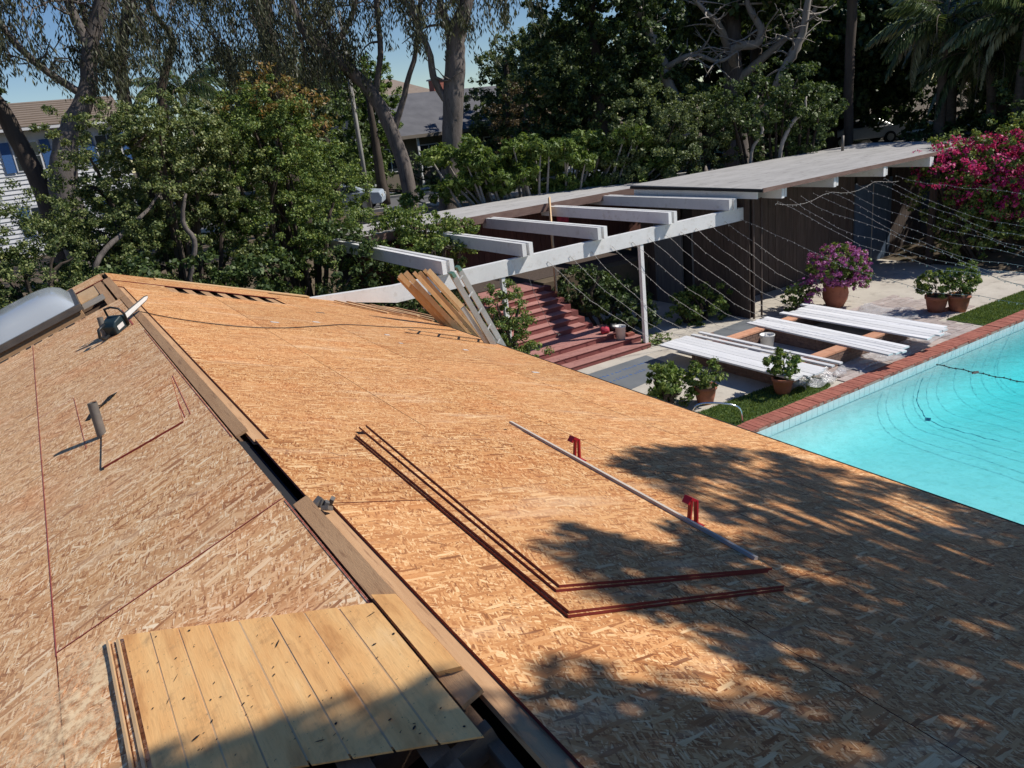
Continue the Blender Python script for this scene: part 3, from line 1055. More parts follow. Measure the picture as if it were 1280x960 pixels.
# slotted boards and flashing plate between the skylight and the ridge
MB().add(*slab('L', .17, .47, 11.55, 12.0, .02, .03)).build("flashing_plate", noisy("old_tin", (0.40, 0.35, 0.28), (0.50, 0.44, 0.36), 4, 0.6, metal=0.3), house)
MB().add(*slab('L', .48, 1.9, 11.06, 11.16, -.012, .006)).build("skip_board", m_weather, house)
for i in range(9):
    MB().add(*slab('L', .5 + i * .14, .5 + i * .14 + random.uniform(.05, .12), 11.05, 11.05 - random.uniform(.03, .12), .0135, .0165)).build("sawn_gap", m_dark, house)
MB().add(*slab('L', .20, .48, 12.3, 13.3, -.012, .006)).build("skip_board", m_lumberY, house)
MB().add(*slab('L', 1.8, 2.6, 11.4, 13.3, -.012, .006)).build("skip_board", m_weather, house)

# ---- vent pipes
def vent(s, y, h, r, lean):
    b = lp(s, y, -.03)
    tp = b + Vector((lean[0], lean[1], h))
    d = (tp - b).normalized()
    mb = MB()
    mb.tube([b, tp], r, 16, False)
    mb.tube([tp, b], r * .86, 16, False)
    ref = d.cross(Vector((1, 0, 0))).normalized()
    o = mb.build("vent_pipe", m_galv, house, smooth=True)
    o["label"] = "short dark plumbing vent pipe standing out of the sheathing"
    return o


vent(.75, 6.04, .30, .033, (.0, .02))
vent(.42, 9.15, .28, .03, (.0, .02))

# ------------------------------------------------------------------ loose sheets, tools and scraps on the roof
def loose(side, s, y, ls, ly, off, rz, mat, label, group=None, th=.0125, name="osb_sheet", edge=m_red_edge):
    a, b = ls / 2, ly / 2
    mbx = MB().box((-a, -b, -th), (a, b, 0))
    me = mesh(name, mbx.v, mbx.f, [mat, edge], [0, 0, 1, 1, 1, 1])
    o = link(name, me)
    f = rp if side == 'R' else lp
    o.location = f(s, y, off + th)
    ang = PITCH if side == 'R' else -PITCH
    o.rotation_euler = (Matrix.Rotation(ang, 3, 'Y') @ Matrix.Rotation(rz, 3, 'Z')).to_euler()
    tag(o, label, "sheet", group)
    return o


D0 = .0143
SG = "loose strand board sheets"
loose('R', 1.262, 3.27, 1.22, 2.44, D0 + .0005, -R(1.7), m_osbR, "bottom strand board sheet of the loose stack on the pool-side slope", SG)
loose('R', 1.268, 3.276, 1.22, 2.44, D0 + .0132, -R(1.75), m_osbR, "second strand board sheet up in the loose stack, almost covering the bottom one", SG)
loose('R', 1.328, 3.412, 1.22, 2.44, D0 + .0259, -R(2.6), m_osbR, "third strand board sheet of the loose stack, shifted towards the gable", SG)
loose('R', 1.362, 3.415, 1.22, 2.44, D0 + .0386, -R(3.3), m_osbR, "top strand board sheet of the loose stack with dark red sealed edges", SG)
loose('L', .455, 5.91, .57, 1.12, D0 + .001, -R(5.6), m_osbL, "cut piece of strand board with dark red edge beside the vent pipe", None)

# thin batten lying along the stack, two red roof brackets
mb = MB()
mb.bar(rp(2.06, 4.80, D0 + .061), rp(1.885, 2.25, D0 + .061), .024, .018, (SP, 0, CP))
tag(mb.build("batten", noisy("gray_batten", (0.50, 0.44, 0.38), (0.60, 0.54, 0.47), 3, .8, (9, 1, 9))), "thin gray batten lying along the edge of the loose sheet stack", "batten")


def bracket(s, y, label):
    root = thing("roof_bracket", rp(s, y, D0), label, "bracket", "red roof brackets")
    b = rp(s, y, 0.0155)
    up = Vector((0, 0, 1))
    ax = Vector((CP, 0, -SP))
    for dy in (-.028, .028):
        mb = MB()
        y2 = Vector((0, dy, 0))
        mb.bar(b + y2 - ax * .004, b + y2 * .7 + up * .155 + ax * .012, .026, .011, (1, 0, 0))
        mb.build("side_plate", m_redtool, root)
    mb = MB()
    mb.bar(b + up * .148 + ax * .016, b + up * .165 - ax * .032, .058, .016, (0, 0, 1))
    mb.bar(b + up * .165 - ax * .026, b + up * .128 - ax * .052, .05, .014, (0, 0, 1))
    mb.build("hook", m_redtool, root)
    MB().bar(b - ax * .03, b + ax * .05, .085, .004, (SP, 0, CP)).build("foot_plate", m_redtool, root)


bracket(2.16, 4.05, "red steel roof bracket beside the batten, standing in full sun")
bracket(2.07, 2.84, "red steel roof bracket beside the batten, backed by tree shade")

# cordless-looking chainsaw with a pale guide bar, by the ridge
saw = thing("chainsaw", lp(.25, 9.28, .02), "teal and black chainsaw with a pale guide bar lying over the ridge", "chainsaw")
o = lp(.22, 9.22, .02)
ax = (lp(-.27, 9.68, .05) - o).normalized()
sdv = Vector((0, 0, 1)).cross(ax).normalized()
upv = ax.cross(sdv).normalized()


def loc(a, b, c):
    return o + ax * a + sdv * b + upv * c


prof = [(-.17, .0), (-.17, .11), (-.13, .15), (-.02, .165), (.05, .14), (.075, .08), (.06, .0)]
vv = [loc(a, -.085, c) for a, c in prof] + [loc(a, .085, c) for a, c in prof]
k = len(prof)
mb = MB()
mb.add(vv, [tuple(range(k)), tuple(range(2 * k - 1, k - 1, -1))] + [(i, k + i, k + (i + 1) % k, (i + 1) % k) for i in range(k)])
body = mb.build("body", m_teal, saw)
bv = body.modifiers.new("bevel", 'BEVEL')
bv.width = .018
bv.segments = 3
bv.limit_method = 'ANGLE'
MB().add([loc(a, b, c) for a, b, c in ((-.13, -.09, .05), (-.03, -.09, .05), (-.03, -.09, .10), (-.13, -.09, .10))], [(0, 1, 2, 3)]).build("side_mark", m_bucket, saw)
mb = MB()
mb.tube([loc(*q) for q in ((.02, -.10, .03), (.02, -.11, .16), (.0, -.09, .24), (.0, .0, .26), (.0, .09, .24), (.02, .11, .16), (.02, .10, .03))], .012, 8)
mb.build("front_handle", m_black, saw, smooth=True)
mb = MB()
mb.tube([loc(*q) for q in ((-.19, 0, .16), (-.29, 0, .15), (-.32, 0, .08), (-.27, 0, .03), (-.19, 0, .03))], .017, 8)
mb.build("rear_handle", m_black, saw, smooth=True)
mb = MB()
pr = [(.06, .045), (.52, .055), (.56, .068), (.565, .082), (.52, .095), (.06, .102)]
vv = [loc(a, -.008, c) for a, c in pr] + [loc(a, .008, c) for a, c in pr]
k = len(pr)
mb.add(vv, [tuple(range(k)), tuple(range(2 * k - 1, k - 1, -1))] + [(i, k + i, k + (i + 1) % k, (i + 1) % k) for i in range(k)])
mb.build("guide_bar", m_bucket, saw)
mb = MB()
mb.tube([loc(a, 0, c) for a, c in ((.07, .040), (.52, .049), (.568, .066), (.568, .084), (.52, .101), (.07, .108))], .006, 5)
mb.build("chain", m_black, saw)

# long thin cord over the slope
pts = []
for i, (s, y) in enumerate(((-.02, 9.75), (.35, 9.4), (.9, 9.2), (1.5, 9.35), (2.2, 9.9), (2.8, 10.4), (3.5, 10.6), (4.2, 10.9), (4.9, 11.0))):
    q = rp(max(s, .0), y, .022)
    pts.append((q.x, q.y, q.z, .0055))
mb = MB()
limb(mb, pts, 5, 5)
tag(mb.build("power_cord", m_cord), "thin black cord trailing from the chainsaw down the pool-side slope", "cord")

# black rubber scrap, shingle scraps, white chips
q = [lp(.80, 6.62, .017), lp(.70, 6.72, .05), lp(.66, 6.80, .02), lp(.58, 6.80, .045), lp(.55, 6.92, .018)]
mb = MB()
for a, b in zip(q[:-1], q[1:]):
    mb.bar(a, b, .05, .006, (-SP, 0, CP))
tag(mb.build("felt_scrap", m_felt), "crumpled black felt scrap lying above the vent pipe", "scrap")
tag(MB().bar(lp(.788, 5.36, .020), lp(.672, 6.48, .020), .007, .012, (-SP, 0, CP)).build("dark_gap_strip", m_black), "black strip standing in for the dark edge and shaded gap of the cut piece", "strip")  # black strip paints the dark side edge and shaded gap of the cut piece
scraps = [(1.6, 9.9, .10, .06), (2.3, 10.35, .09, .06), (3.1, 9.7, .07, .05), (2.75, 11.6, .13, .04), (3.9, 8.9, .07, .05), (3.0, 9.0, .05, .04), (4.1, 7.5, .09, .05)]
for i, (s, y, a, b) in enumerate(scraps):
    o = panel('R', s, s + a, y, y + b, m_bucket if i != 3 else m_galv, "paper_scrap", .0155, .004, None, m_bucket) if False else None
    mb = MB()
    mb.add(*slab('R', s, s + a, y, y + b, .0148, .0195))
    tag(mb.build("paper_scrap", m_bucket if i != 3 else m_galv),
        "small pale paper scrap lying on the pool-side slope" if i != 3 else "flat gray metal scrap lying below the roof opening", "scrap", "paper scraps on the roof" if i != 3 else None)
mb = MB()
for i in range(5):
    a = rp(.04 + .02 * i, 3.30 + random.uniform(-.03, .03), .02)
    mb.bar(a, a + Vector((random.uniform(-.05, .05), random.uniform(-.04, .04), random.uniform(.0, .04))), .035, .02)
tag(mb.build("shingle_rubble", m_galv), "small heap of gray shingle rubble at the corner of a sheet on the ridge", "rubble")

# sawdust drift on the dusty slope
mb = MB()
N = 26
ring = []
cs, cy = 1.18, 3.05
ctr = len(mb.v)
pts2 = [lp(cs, cy, .026)]
for rr in (.45, .8, 1.0):
    for k in range(N):
        a = 2 * math.pi * k / N
        jit = rr * (1 + .25 * math.sin(3 * a + 1) + .13 * math.sin(7 * a))
        pts2.append(lp(cs + math.cos(a) * .26 * jit, cy + math.sin(a) * .36 * jit, .0145 + .008 * (1 - rr)))
fc = [(0, 1 + k, 1 + (k + 1) % N) for k in range(N)]
for r_ in range(2):
    for k in range(N):
        a, b = 1 + r_ * N + k, 1 + r_ * N + (k + 1) % N
        fc.append((a, a + N, b + N, b))
t = NT("sawdust_drift")
n1 = t.noise(t.pos(), 26, 5, .7)
n2 = t.noise(t.pos(), 3.2, 4, .6)
p = t.bsdf(t.ramp(n1, [(.3, (.82, .55, .30)), (.7, (.95, .73, .45))]), .95)
tr = t.n("ShaderNodeBsdfTransparent")
mx = t.n("ShaderNodeMixShader")
cov = t.ramp(t.math('ADD', t.math('MULTIPLY', n1, .55), t.math('MULTIPLY', n2, .6)), [(.50, 0.0), (.66, 0.85)])
t.l(cov, mx.inputs[0])
t.l(tr.outputs[0], mx.inputs[1])
t.l(p.outputs[0], mx.inputs[2])
mb.add(pts2, fc)
so = mb.build("sawdust", t.done(mx.outputs[0]), kind="stuff")
so["label"] = "pale sawdust drift on the dusty slope beside the old decking"
so["category"] = "sawdust"

# leaning lumber bundle, loose boards at the corner, extension ladder
for i in range(9):
    b = Vector((5.60 + .056 * i, 11.75 - .03 * i - .06 * (i % 3), 2.30))
    tp = b + Vector((-.78 + random.uniform(-.05, .05), .02 + random.uniform(-.03, .03), 1.16 + random.uniform(-.12, .05)))
    b = b + (b - tp) * random.uniform(.8, .95)
    o = MB().bar(b, tp, random.choice((.06, .085, .085)), .022, (-.3 + random.uniform(-.25, .25), -.95, .1)).build("board", m_lumber)
    tag(o, ("first", "second", "third", "fourth", "fifth", "sixth", "seventh", "eighth", "ninth")[i] + " pine board of the bundle leaning on the eave, counting from the gable", "board", "pine boards leaning against the eave")
for i in range(6):
    s = 3.75 + i * .22
    mb = MB()
    mb.bar(rp(s, 13.6 - i * .03, .05 + .012 * (i % 2)), rp(s + .62, 12.6 - i * .16, .03 + .02 * (i % 3)), .075, .018, (SP, 0, CP))
    o = mb.build("board", m_weather if i % 2 else m_lumberY)
    tag(o, ("first", "second", "third", "fourth", "fifth", "sixth")[i] + " loose batten over the roof corner, counting from the white beam", "board", "old battens at the roof corner")

lad = thing("ladder", (7.0, 9.9, 0), "aluminium extension ladder leaning on the eave next to the pine boards", "ladder")
la, lb = Vector((6.62, 10.0, 0.0)), Vector((5.00, 9.98, 3.62))
wd = Vector((.18, .0, 0)).normalized()
wd = Vector((.62, .78, 0)).normalized() * .23
for sgn in (-1, 1):
    MB().bar(la + wd * sgn, lb + wd * sgn, .085, .03, (0, 1, 0)).build("rail", m_metal, lad)
    MB().bar(la + wd * sgn * .84 + Vector((.09, 0, .03)), lb + wd * sgn * .84 + Vector((.075, 0, -.5)), .07, .026, (0, 1, 0)).build("fly_rail", m_metal, lad)
    MB().bar(lb + wd * sgn - (lb - la).normalized() * .03, lb + wd * sgn + (lb - la).normalized() * .05, .05, .10, (0, 1, 0)).build("end_cap", flat("green_cap", (0.12, 0.26, 0.2), .6), lad)
nr = 13
for i in range(nr):
    c = la.lerp(lb, (i + .6) / nr)
    MB().tube([c - wd, c + wd], .017, 8).build("rung", m_metal, lad)

# ------------------------------------------------------------------ pergola, steps, flat-roofed buildings
perg = thing("pergola", (11.9, 14.0, 0), "white painted timber pergola with wide spaced beams over the red steps", "pergola")
bevel_beams = []
HX0, HX1 = 3.9, 15.65
mb = MB()
mb.add([(HX0, 13.9, 2.86), (HX1, 13.9, 2.58), (HX1, 14.04, 2.58), (HX0, 14.04, 2.86), (HX0, 13.9, 2.93), (HX1, 13.9, 2.93), (HX1, 14.04, 2.93), (HX0, 14.04, 2.93)],
       [(0, 3, 2, 1), (4, 5, 6, 7), (0, 1, 5, 4), (1, 2, 6, 5), (2, 3, 7, 6), (3, 0, 4, 7)])
mb = MB()
mb.add([(HX0, 13.9, 2.88), (5.6, 13.9, 2.50), (HX1, 13.9, 2.58), (HX1, 13.9, 2.90), (5.6, 13.9, 2.84), (HX0, 13.9, 2.945),
        (HX0, 14.04, 2.88), (5.6, 14.04, 2.50), (HX1, 14.04, 2.58), (HX1, 14.04, 2.90), (5.6, 14.04, 2.84), (HX0, 14.04, 2.945)],
       [(0, 1, 4, 5), (1, 2, 3, 4), (11, 10, 7, 6), (10, 9, 8, 7), (5, 4, 10, 11), (4, 3, 9, 10), (0, 6, 7, 1), (1, 7, 8, 2), (2, 8, 9, 3), (0, 5, 11, 6)])
mb.build("header_beam", m_white, perg)
for i, (x, y1) in enumerate(((6.72, 20.6), (8.62, 19.0), (10.62, 18.9), (12.72, 19.1), (14.72, 19.5))):
    z = 2.875 + .012 * i
    for dx in (-.085, .085):
        MB().box((x + dx - .048, 13.72, z), (x + dx + .048, y1, z + .27)).build("cross_beam", m_white, perg)
    MB().box((x - .036, 13.80, z + .02), (x + .036, 13.98, z + .25)).build("spacer_block", m_white, perg)
for x, y, z1 in ((8.07, 13.97, 2.53), (11.9, 13.97, 2.56)):
    MB().box((x - .048, y - .048, 0), (x + .048, y + .048, z1)).build("post", m_white, perg)

# red steps rising away from the pool
st = thing("stairway", (9.6, 13.85, 0), "wide red painted masonry steps rising under the pergola", "stairs")
RS = .13
ed = [13.86, 14.20, 14.54, 15.45, 15.74, 16.03, 16.32, 16.61, 16.90, 17.19]
for i, y in enumerate(ed):
    xr = 11.95 if i < 2 else (11.75 if i == 2 else 11.2)
    ye = ed[i + 1] if i + 1 < len(ed) else 18.2
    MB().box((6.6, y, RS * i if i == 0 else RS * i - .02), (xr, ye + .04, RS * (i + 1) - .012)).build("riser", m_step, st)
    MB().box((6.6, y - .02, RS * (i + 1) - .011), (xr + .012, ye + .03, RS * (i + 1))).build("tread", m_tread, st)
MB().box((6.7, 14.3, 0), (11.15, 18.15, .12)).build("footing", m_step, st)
for i in range(3, 10):
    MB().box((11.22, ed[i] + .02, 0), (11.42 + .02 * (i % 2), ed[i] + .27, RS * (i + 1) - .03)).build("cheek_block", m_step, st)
MB().box((6.0, 18.15, 0), (15.25, 21.5, 1.3)).build("terrace", m_siding, kind="structure")
MB().box((11.45, 17.6, 0), (15.25, 18.14, 1.28)).build("planter_bank", m_soil, kind="structure")

# rear roof with redwood wall
rear = thing("garage", (11.5, 20.0, 1.3), "low flat-roofed outbuilding with redwood board wall behind the pergola beams", "outbuilding")
MB().box((6.9, 18.75, 3.17), (17.3, 21.6, 3.25)).build("roof", m_gravelroof, rear)
MB().box((6.9, 18.69, 3.05), (17.3, 18.745, 3.265)).build("fascia", m_fascia, rear)
k = 0
x = 7.0
while x < 17.2:
    wdt = random.uniform(.17, .22)
    MB().box((x, 19.62 + random.uniform(0, .014), 1.28), (x + wdt - .008, 19.68, 3.16)).build("wall_board", m_redwood, rear)
    x += wdt
MB().box((7.0, 19.69, 1.28), (17.2, 21.4, 3.16)).build("wall_core", m_dark, rear)

# pool house
ph = thing("pool_house", (19.0, 15.5, 0), "long low pool house with flat gray roof, brown board walls and blue door", "pool house")
MB().add([(15.0, 13.05, 3.34), (25.8, 13.27, 3.36), (25.8, 17.9, 3.42), (15.0, 17.9, 3.40), (15.0, 13.05, 3.40), (25.8, 13.27, 3.42), (25.8, 17.9, 3.48), (15.0, 17.9, 3.46)],
         [(0, 3, 2, 1), (4, 5, 6, 7), (0, 1, 5, 4), (1, 2, 6, 5), (2, 3, 7, 6), (3, 0, 4, 7)]).build("roof", m_gravelroof, ph)
MB().bar((15.0, 13.03, 3.365), (25.8, 13.25, 3.385), .03, .10).build("fascia", m_fascia, ph)
MB().bar((14.985, 13.02, 3.36), (14.985, 17.9, 3.39), .025, .07).build("fascia", m_felt, ph)
MB().bar((15.06, 13.25, 3.24), (15.06, 17.8, 3.24), .05, .18).build("rafter", m_white, ph)
for x in (15.85, 17.85, 19.95, 22.1, 24.2):
    MB().box((x - .05, 13.14, 3.06), (x + .05, 17.6, 3.325)).build("rafter", m_white if x < 21 else m_white, ph)
    MB().box((x + .09, 13.16, 3.08), (x + .16, 13.32, 3.31)).build("rafter_tail", m_white, ph)
MB().box((15.4, 15.2, 2.95), (25.4, 15.28, 3.055)).build("plate", m_siding, ph)


def boards_x(x0, x1, y, z0, z1, mat, parent, thick=.03):
    x = x0
    while x < x1 - .02:
        w_ = min(random.uniform(.14, .19), x1 - x)
        MB().box((x, y + random.uniform(0, .012), z0), (x + w_ - .007, y + thick, z1)).build("wall_board", mat, parent)
        x += w_


def boards_y(y0, y1, x, z0, z1, mat, parent, thick=.03):
    y = y0
    while y < y1 - .02:
        w_ = min(random.uniform(.14, .19), y1 - y)
        MB().box((x + random.uniform(0, .012), y, z0), (x + thick, y + w_ - .007, z1)).build("wall_board", mat, parent)
        y += w_


boards_y(13.72, 15.29, 15.45, 0, 3.22, m_siding, ph)
boards_y(13.72, 15.75, 15.28, 0, 3.22, m_siding, ph)
boards_y(17.3, 17.9, 15.28, 0, 3.22, m_siding, ph)
MB().box((15.38, 15.76, 0), (15.42, 16.2, 3.22)).build("dark_opening", m_dark, ph)
gd = MB().box((15.30, 16.22, 0), (15.34, 17.25, 2.45)).build("door", m_graydoor, ph)
gd["label"] = "gray weathered board door in the end wall"
for y in (16.2, 17.28, 15.75):
    MB().box((15.27, y - .025, 0), (15.33, y + .025, 2.5)).build("door_frame", m_graydoor, ph)
MB().box((15.30, 16.23, 2.51), (15.34, 17.26, 3.22)).build("wall_board", m_siding, ph)
boards_x(15.30, 21.75, 15.3, 0, 3.05, m_siding, ph)
boards_x(23.65, 25.4, 15.3, 0, 3.05, m_siding, ph)
bd = MB().box((21.9, 15.31, 0), (23.5, 15.36, 2.5)).build("door", m_bluedoor, ph)
bd["label"] = "blue painted double door"
MB().box((22.68, 15.302, .02), (22.72, 15.312, 2.48)).build("door_frame", m_bark_pale, bd)
MB().box((21.77, 15.28, 0), (21.88, 15.34, 2.6)).build("door_frame", m_bluedoor, ph)
MB().box((23.52, 15.28, 0), (23.63, 15.34, 2.6)).build("door_frame", m_bluedoor, ph)
MB().box((21.89, 15.312, 2.52), (23.51, 15.35, 3.05)).build("wall_board", m_siding, ph)
MB().box((15.45, 15.4, 0), (25.4, 17.8, 3.05)).build("wall_core", m_dark, ph)
for x in (15.33, 15.62):
    MB().box((x, 13.62, 0), (x + .035, 13.66, 3.1)).build("conduit", m_siding, ph)
MB().box((23.0, 13.5, 0), (23.16, 13.66, 3.34)).build("post", m_siding, ph)
MB().tube([(23.3, 16.9, 3.44), (23.3, 16.9, 3.95)], .045, 10).build("roof_vent", m_galv, ph, smooth=True)

# leaning pole in front of the redwood wall
tag(MB().bar((11.28, 16.75, 1.17), (12.62, 18.66, 3.42), .09, .04, (1, 0, 0)).build("prop_board", m_lumber), "tall pine board propped from the steps against the outbuilding roof", "board")
# red cloth, life ring, pale disc by the wall
mb = MB()
cv, cf = [], []
for j in range(7):
    for i in range(7):
        cv.append((13.35 + .075 * i, 19.40 + .04 * math.sin(i * 2.1 + j * .4), 2.95 - .11 * j + .02 * math.sin(i)))
for j in range(6):
    for i in range(6):
        a = j * 7 + i
        cf.append((a, a + 7, a + 8, a + 1))
mb.add(cv, cf)
o = mb.build("red_towel", m_redcloth, smooth=True)
sol = o.modifiers.new("thick", 'SOLIDIFY')
sol.thickness = .02
tag(o, "red towel hanging in front of the redwood wall", "towel")

# ------------------------------------------------------------------ patio: brick pit, white boards, pots
pit = thing("brick_pit", (13.9, 10.9, 0), "low brick walled pit with orange capping under the white boards", "brick pit")
walls = [((11.75, 9.72), (16.2, 9.97)), ((11.75, 12.0), (16.2, 12.25)), ((11.75, 9.97), (12.0, 12.0)), ((15.95, 9.97), (16.2, 12.0)), ((13.95, 9.97), (14.2, 12.0))]
for (a, b), (c, d) in walls:
    MB().box((a + .012, b + .012 if b in (9.72, 12.0) else b - .01, 0), (c - .012, d - .012 if b in (9.72, 12.0) else d + .01, .31)).build("mortar_core", m_mortar, pit)
    mb = MB()
    alongx = (c - a) > (d - b)
    for r_ in range(4):
        z0 = .008 + r_ * .075
        L = (c - a) if alongx else (d - b)
        q = -.1 * (r_ % 2)
        while q < L - .02:
            u0, u1 = max(0, q), min(L, q + .19)
            if alongx:
                mb.box((a + u0, b, z0), (a + u1, b + .1, z0 + .066))
                mb.box((a + u0, d - .1, z0), (a + u1, d, z0 + .066))
            else:
                mb.box((a, b + u0, z0), (a + .1, b + u1, z0 + .066))
                mb.box((c - .1, b + u0, z0), (c, b + u1, z0 + .066))
            q += .2
    mb.build("brickwork", m_pitbrick, pit, kind="stuff")
    mb = MB()
    L = (c - a) if alongx else (d - b)
    q = 0
    while q < L - .05:
        u1 = min(L, q + .4)
        if alongx:
            mb.box((a + q + .004, b - .012, .313), (a + u1 - .004, d + .012, .355))
        else:
            mb.box((a - .012, b + q + .004 + (.014 if q == 0 else 0), .313), (c + .012, b + u1 - .004 - (.014 if u1 >= L - .001 else 0), .353))
        q += .4
    mb.build("cap", m_orange, pit, kind="stuff")
MB().box((12.01, 9.98, 0), (13.94, 11.99, .04)).build("gravel_floor", m_gravel, pit)
MB().box((14.21, 9.98, 0), (15.94, 11.99, .05)).build("gravel_floor", m_gravel, pit)
GP = "white primed boards laid across the pit"
for i in range(6):
    x = 11.46 + i * .15
    o = MB().bar((x + .01, 12.95 + random.uniform(-.06, .05), .375), (x + .05 + random.uniform(-.01, .01), 9.18 + random.uniform(-.1, .06), .375), .142, .035).build("white_board", m_white_board)
    tag(o, ("first", "second", "third", "fourth", "fifth", "sixth")[i] + " board of the white six-board row counting from the red steps", "board", GP + " by the steps")
for i, x in enumerate((12.46, 12.70)):
    o = MB().bar((x, 12.95, .375), (x + .06, 9.15, .375), .10, .035).build("white_board", m_white_board)
    tag(o, ("single white board next to the six-board row over the gravel bay", "outer single white board lying apart over the open gravel bay")[i], "board", GP + " spaced apart")
for i in range(5):
    x = 13.80 + i * .145
    o = MB().bar((x + .18, 12.55 + random.uniform(-.06, .05), .375), (x - .02 + random.uniform(-.01, .01), 8.75 + random.uniform(-.1, .06), .375), .136, .035).build("white_board", m_white_board)
    tag(o, ("first", "second", "third", "fourth", "fifth", "sixth")[i] + " white board of the row on the pit's middle wall, counting from the bucket", "board", GP + " at the middle wall")
for i in range(6):
    x = 15.1 + i * .185
    o = MB().bar((x + .02, 12.6 + random.uniform(-.2, .1), .375), (x + .02 + random.uniform(-.02, .02), 8.9 + random.uniform(-.2, .1), .375), .165, .035).build("white_board", m_white_board)
    tag(o, ("first", "second", "third", "fourth", "fifth", "sixth")[i] + " white board of the row by the flowering urn, counting from the bucket", "board", GP + " by the flower pot")
# crumpled clear plastic sheet
t = NT("clear_plastic")
n1 = t.noise(t.coord(), 9, 4, .6)
p = t.bsdf((0.75, 0.77, 0.80), 0.15, n1, 0.9, 0.05, spec=0.6)
tr = t.n("ShaderNodeBsdfTransparent")
mx = t.n("ShaderNodeMixShader")
mx.inputs[0].default_value = .38
t.l(tr.outputs[0], mx.inputs[1])
t.l(p.outputs[0], mx.inputs[2])
m_plastic = t.done(mx.outputs[0])


def crumple(name, x0, x1, y0, y1, z, amp, label):
    nx, ny = 26, 14
    v, f = [], []
    for j in range(ny + 1):
        for i in range(nx + 1):
            a, b = i / nx, j / ny
            h = abs(math.sin(a * 9 + b * 5) * math.cos(b * 8 - a * 6)) * amp + random.uniform(0, amp * .5)
            ex = .12 * math.sin(b * 7)
            v.append((x0 + (x1 - x0) * a + ex, y0 + (y1 - y0) * b + .1 * math.sin(a * 9), z + h))
    for j in range(ny):
        for i in range(nx):
            q = j * (nx + 1) + i
            f.append((q, q + 1, q + nx + 2, q + nx + 1))
    o = link(name, mesh(name, v, f, m_plastic, None, True))
    return tag(o, label, "plastic sheet")


crumple("plastic_sheet", 11.7, 13.0, 9.15, 9.62, .022, .12, "crumpled clear plastic sheet on the turf end by the pool edge")
crumple("plastic_sheet", 13.3, 16.6, 9.1, 9.66, .026, .03, "clear plastic sheet spread over the pavers along the pool edge")
crumple("plastic_sheet", 16.4, 18.0, 10.5, 12.1, .026, .05, "wrinkled clear plastic sheet on pavers beside the bougainvillea pot")


def bucket(x, y, z, r, h, label, mat=m_bucket):
    root = thing("bucket", (x, y, z), label, "bucket")
    MB().lathe((x, y, z), [(0, .002), (r * .82, .0), (r, h), (r * 1.05, h), (r * 1.05, h - .03), (r * .97, h - .03), (r * .8, .02), (0, .02)], 20).build("tub", mat, root, smooth=True)
    mb = MB()
    mb.tube([(x + r * 1.05 * math.cos(a), y + r * 1.05 * math.sin(a) * .35, z + h - .02 - .12 * math.sin(a)) for a in np.linspace(0, math.pi, 9)], .005, 5)
    mb.build("handle", m_galv, root)


bucket(13.42, 11.55, .04, .16, .36, "white plastic bucket standing in the gravel pit")
bucket(11.45, 14.36, .26, .13, .34, "white plastic bucket standing on the low red step by the post")
# clutter on the steps
for x, y, z, mt, lb in ((11.25, 14.72, .39, m_redcloth, "red bundled cloth lying on the landing beside the bucket"), (11.55, 14.78, .39, m_black, "black rag bundle lying on the landing behind the bucket"), (11.62, 14.55, .39, m_bucket, "small white rag lying on the landing against the white bucket")):
    c, o_ = crown_points([(x, y, z + .09, .13, .11, .09)], 900, .1, .1)
    mb = MB()
    vv = []
    for j in range(7):
        for i in range(12):
            th, ph_ = math.pi * j / 6, 2 * math.pi * i / 12
            rr = 1 + .25 * math.sin(3 * ph_ + x * 9) * math.sin(2 * th) + random.uniform(-.12, .12)
            vv.append((x + .13 * rr * math.sin(th) * math.cos(ph_), y + .11 * rr * math.sin(th) * math.sin(ph_), z + .08 + .085 * math.cos(th) * rr))
    fc = [(j * 12 + i, (j + 1) * 12 + i, (j + 1) * 12 + (i + 1) % 12, j * 12 + (i + 1) % 12) for j in range(6) for i in range(12)]
    mb.add(vv, fc)
    tag(mb.build("rag", mt, smooth=True), lb, "rag")
for i in range(4):
    x = 11.5 + i * .11
    o = MB().bar((x, 14.35, .295 + .0 * i), (x + .05, 14.52, .295), .09, .06).build("loose_brick", m_brick) if i > 1 else None
    if o:
        tag(o, "loose red brick on the low step by the white post", "brick", "loose bricks by the post")
mb = MB()
for i in range(9):
    x, y = 13.25 + random.uniform(-.25, .25), 13.35 + random.uniform(-.12, .12)
    mb.bar((x, y, .04), (x + .12, y + .05, .05), .07, .06)
tag(mb.build("rubble_pile", m_pitbrick), "small pile of broken brick on the path before the brown wall", "rubble")
# pool hand rail
hr = thing("pool_rail", (9.5, 9.2, 0), "chrome pool grab rail arching over the turf by the brick edge", "rail")
mb = MB()
limb(mb, [(9.1, 9.55, .0, .02), (9.12, 9.52, .35, .02), (9.25, 9.45, .46, .02), (9.6, 9.22, .42, .02), (9.82, 9.08, .30, .02), (9.86, 9.05, .0, .02)], 10, 5)
mb.build("tube", m_chrome, hr, smooth=True)


# ------------------------------------------------------------------ plants in pots and beds
def pot(x, y, r, h, mat=m_terra):
    return [(0, 0.0), (r * .68, 0.0), (r * .86, h * .45), (r * .95, h * .82), (r * 1.05, h * .83), (r * 1.06, h), (r * .93, h), (r * .9, h * .88), (0, h * .86)]


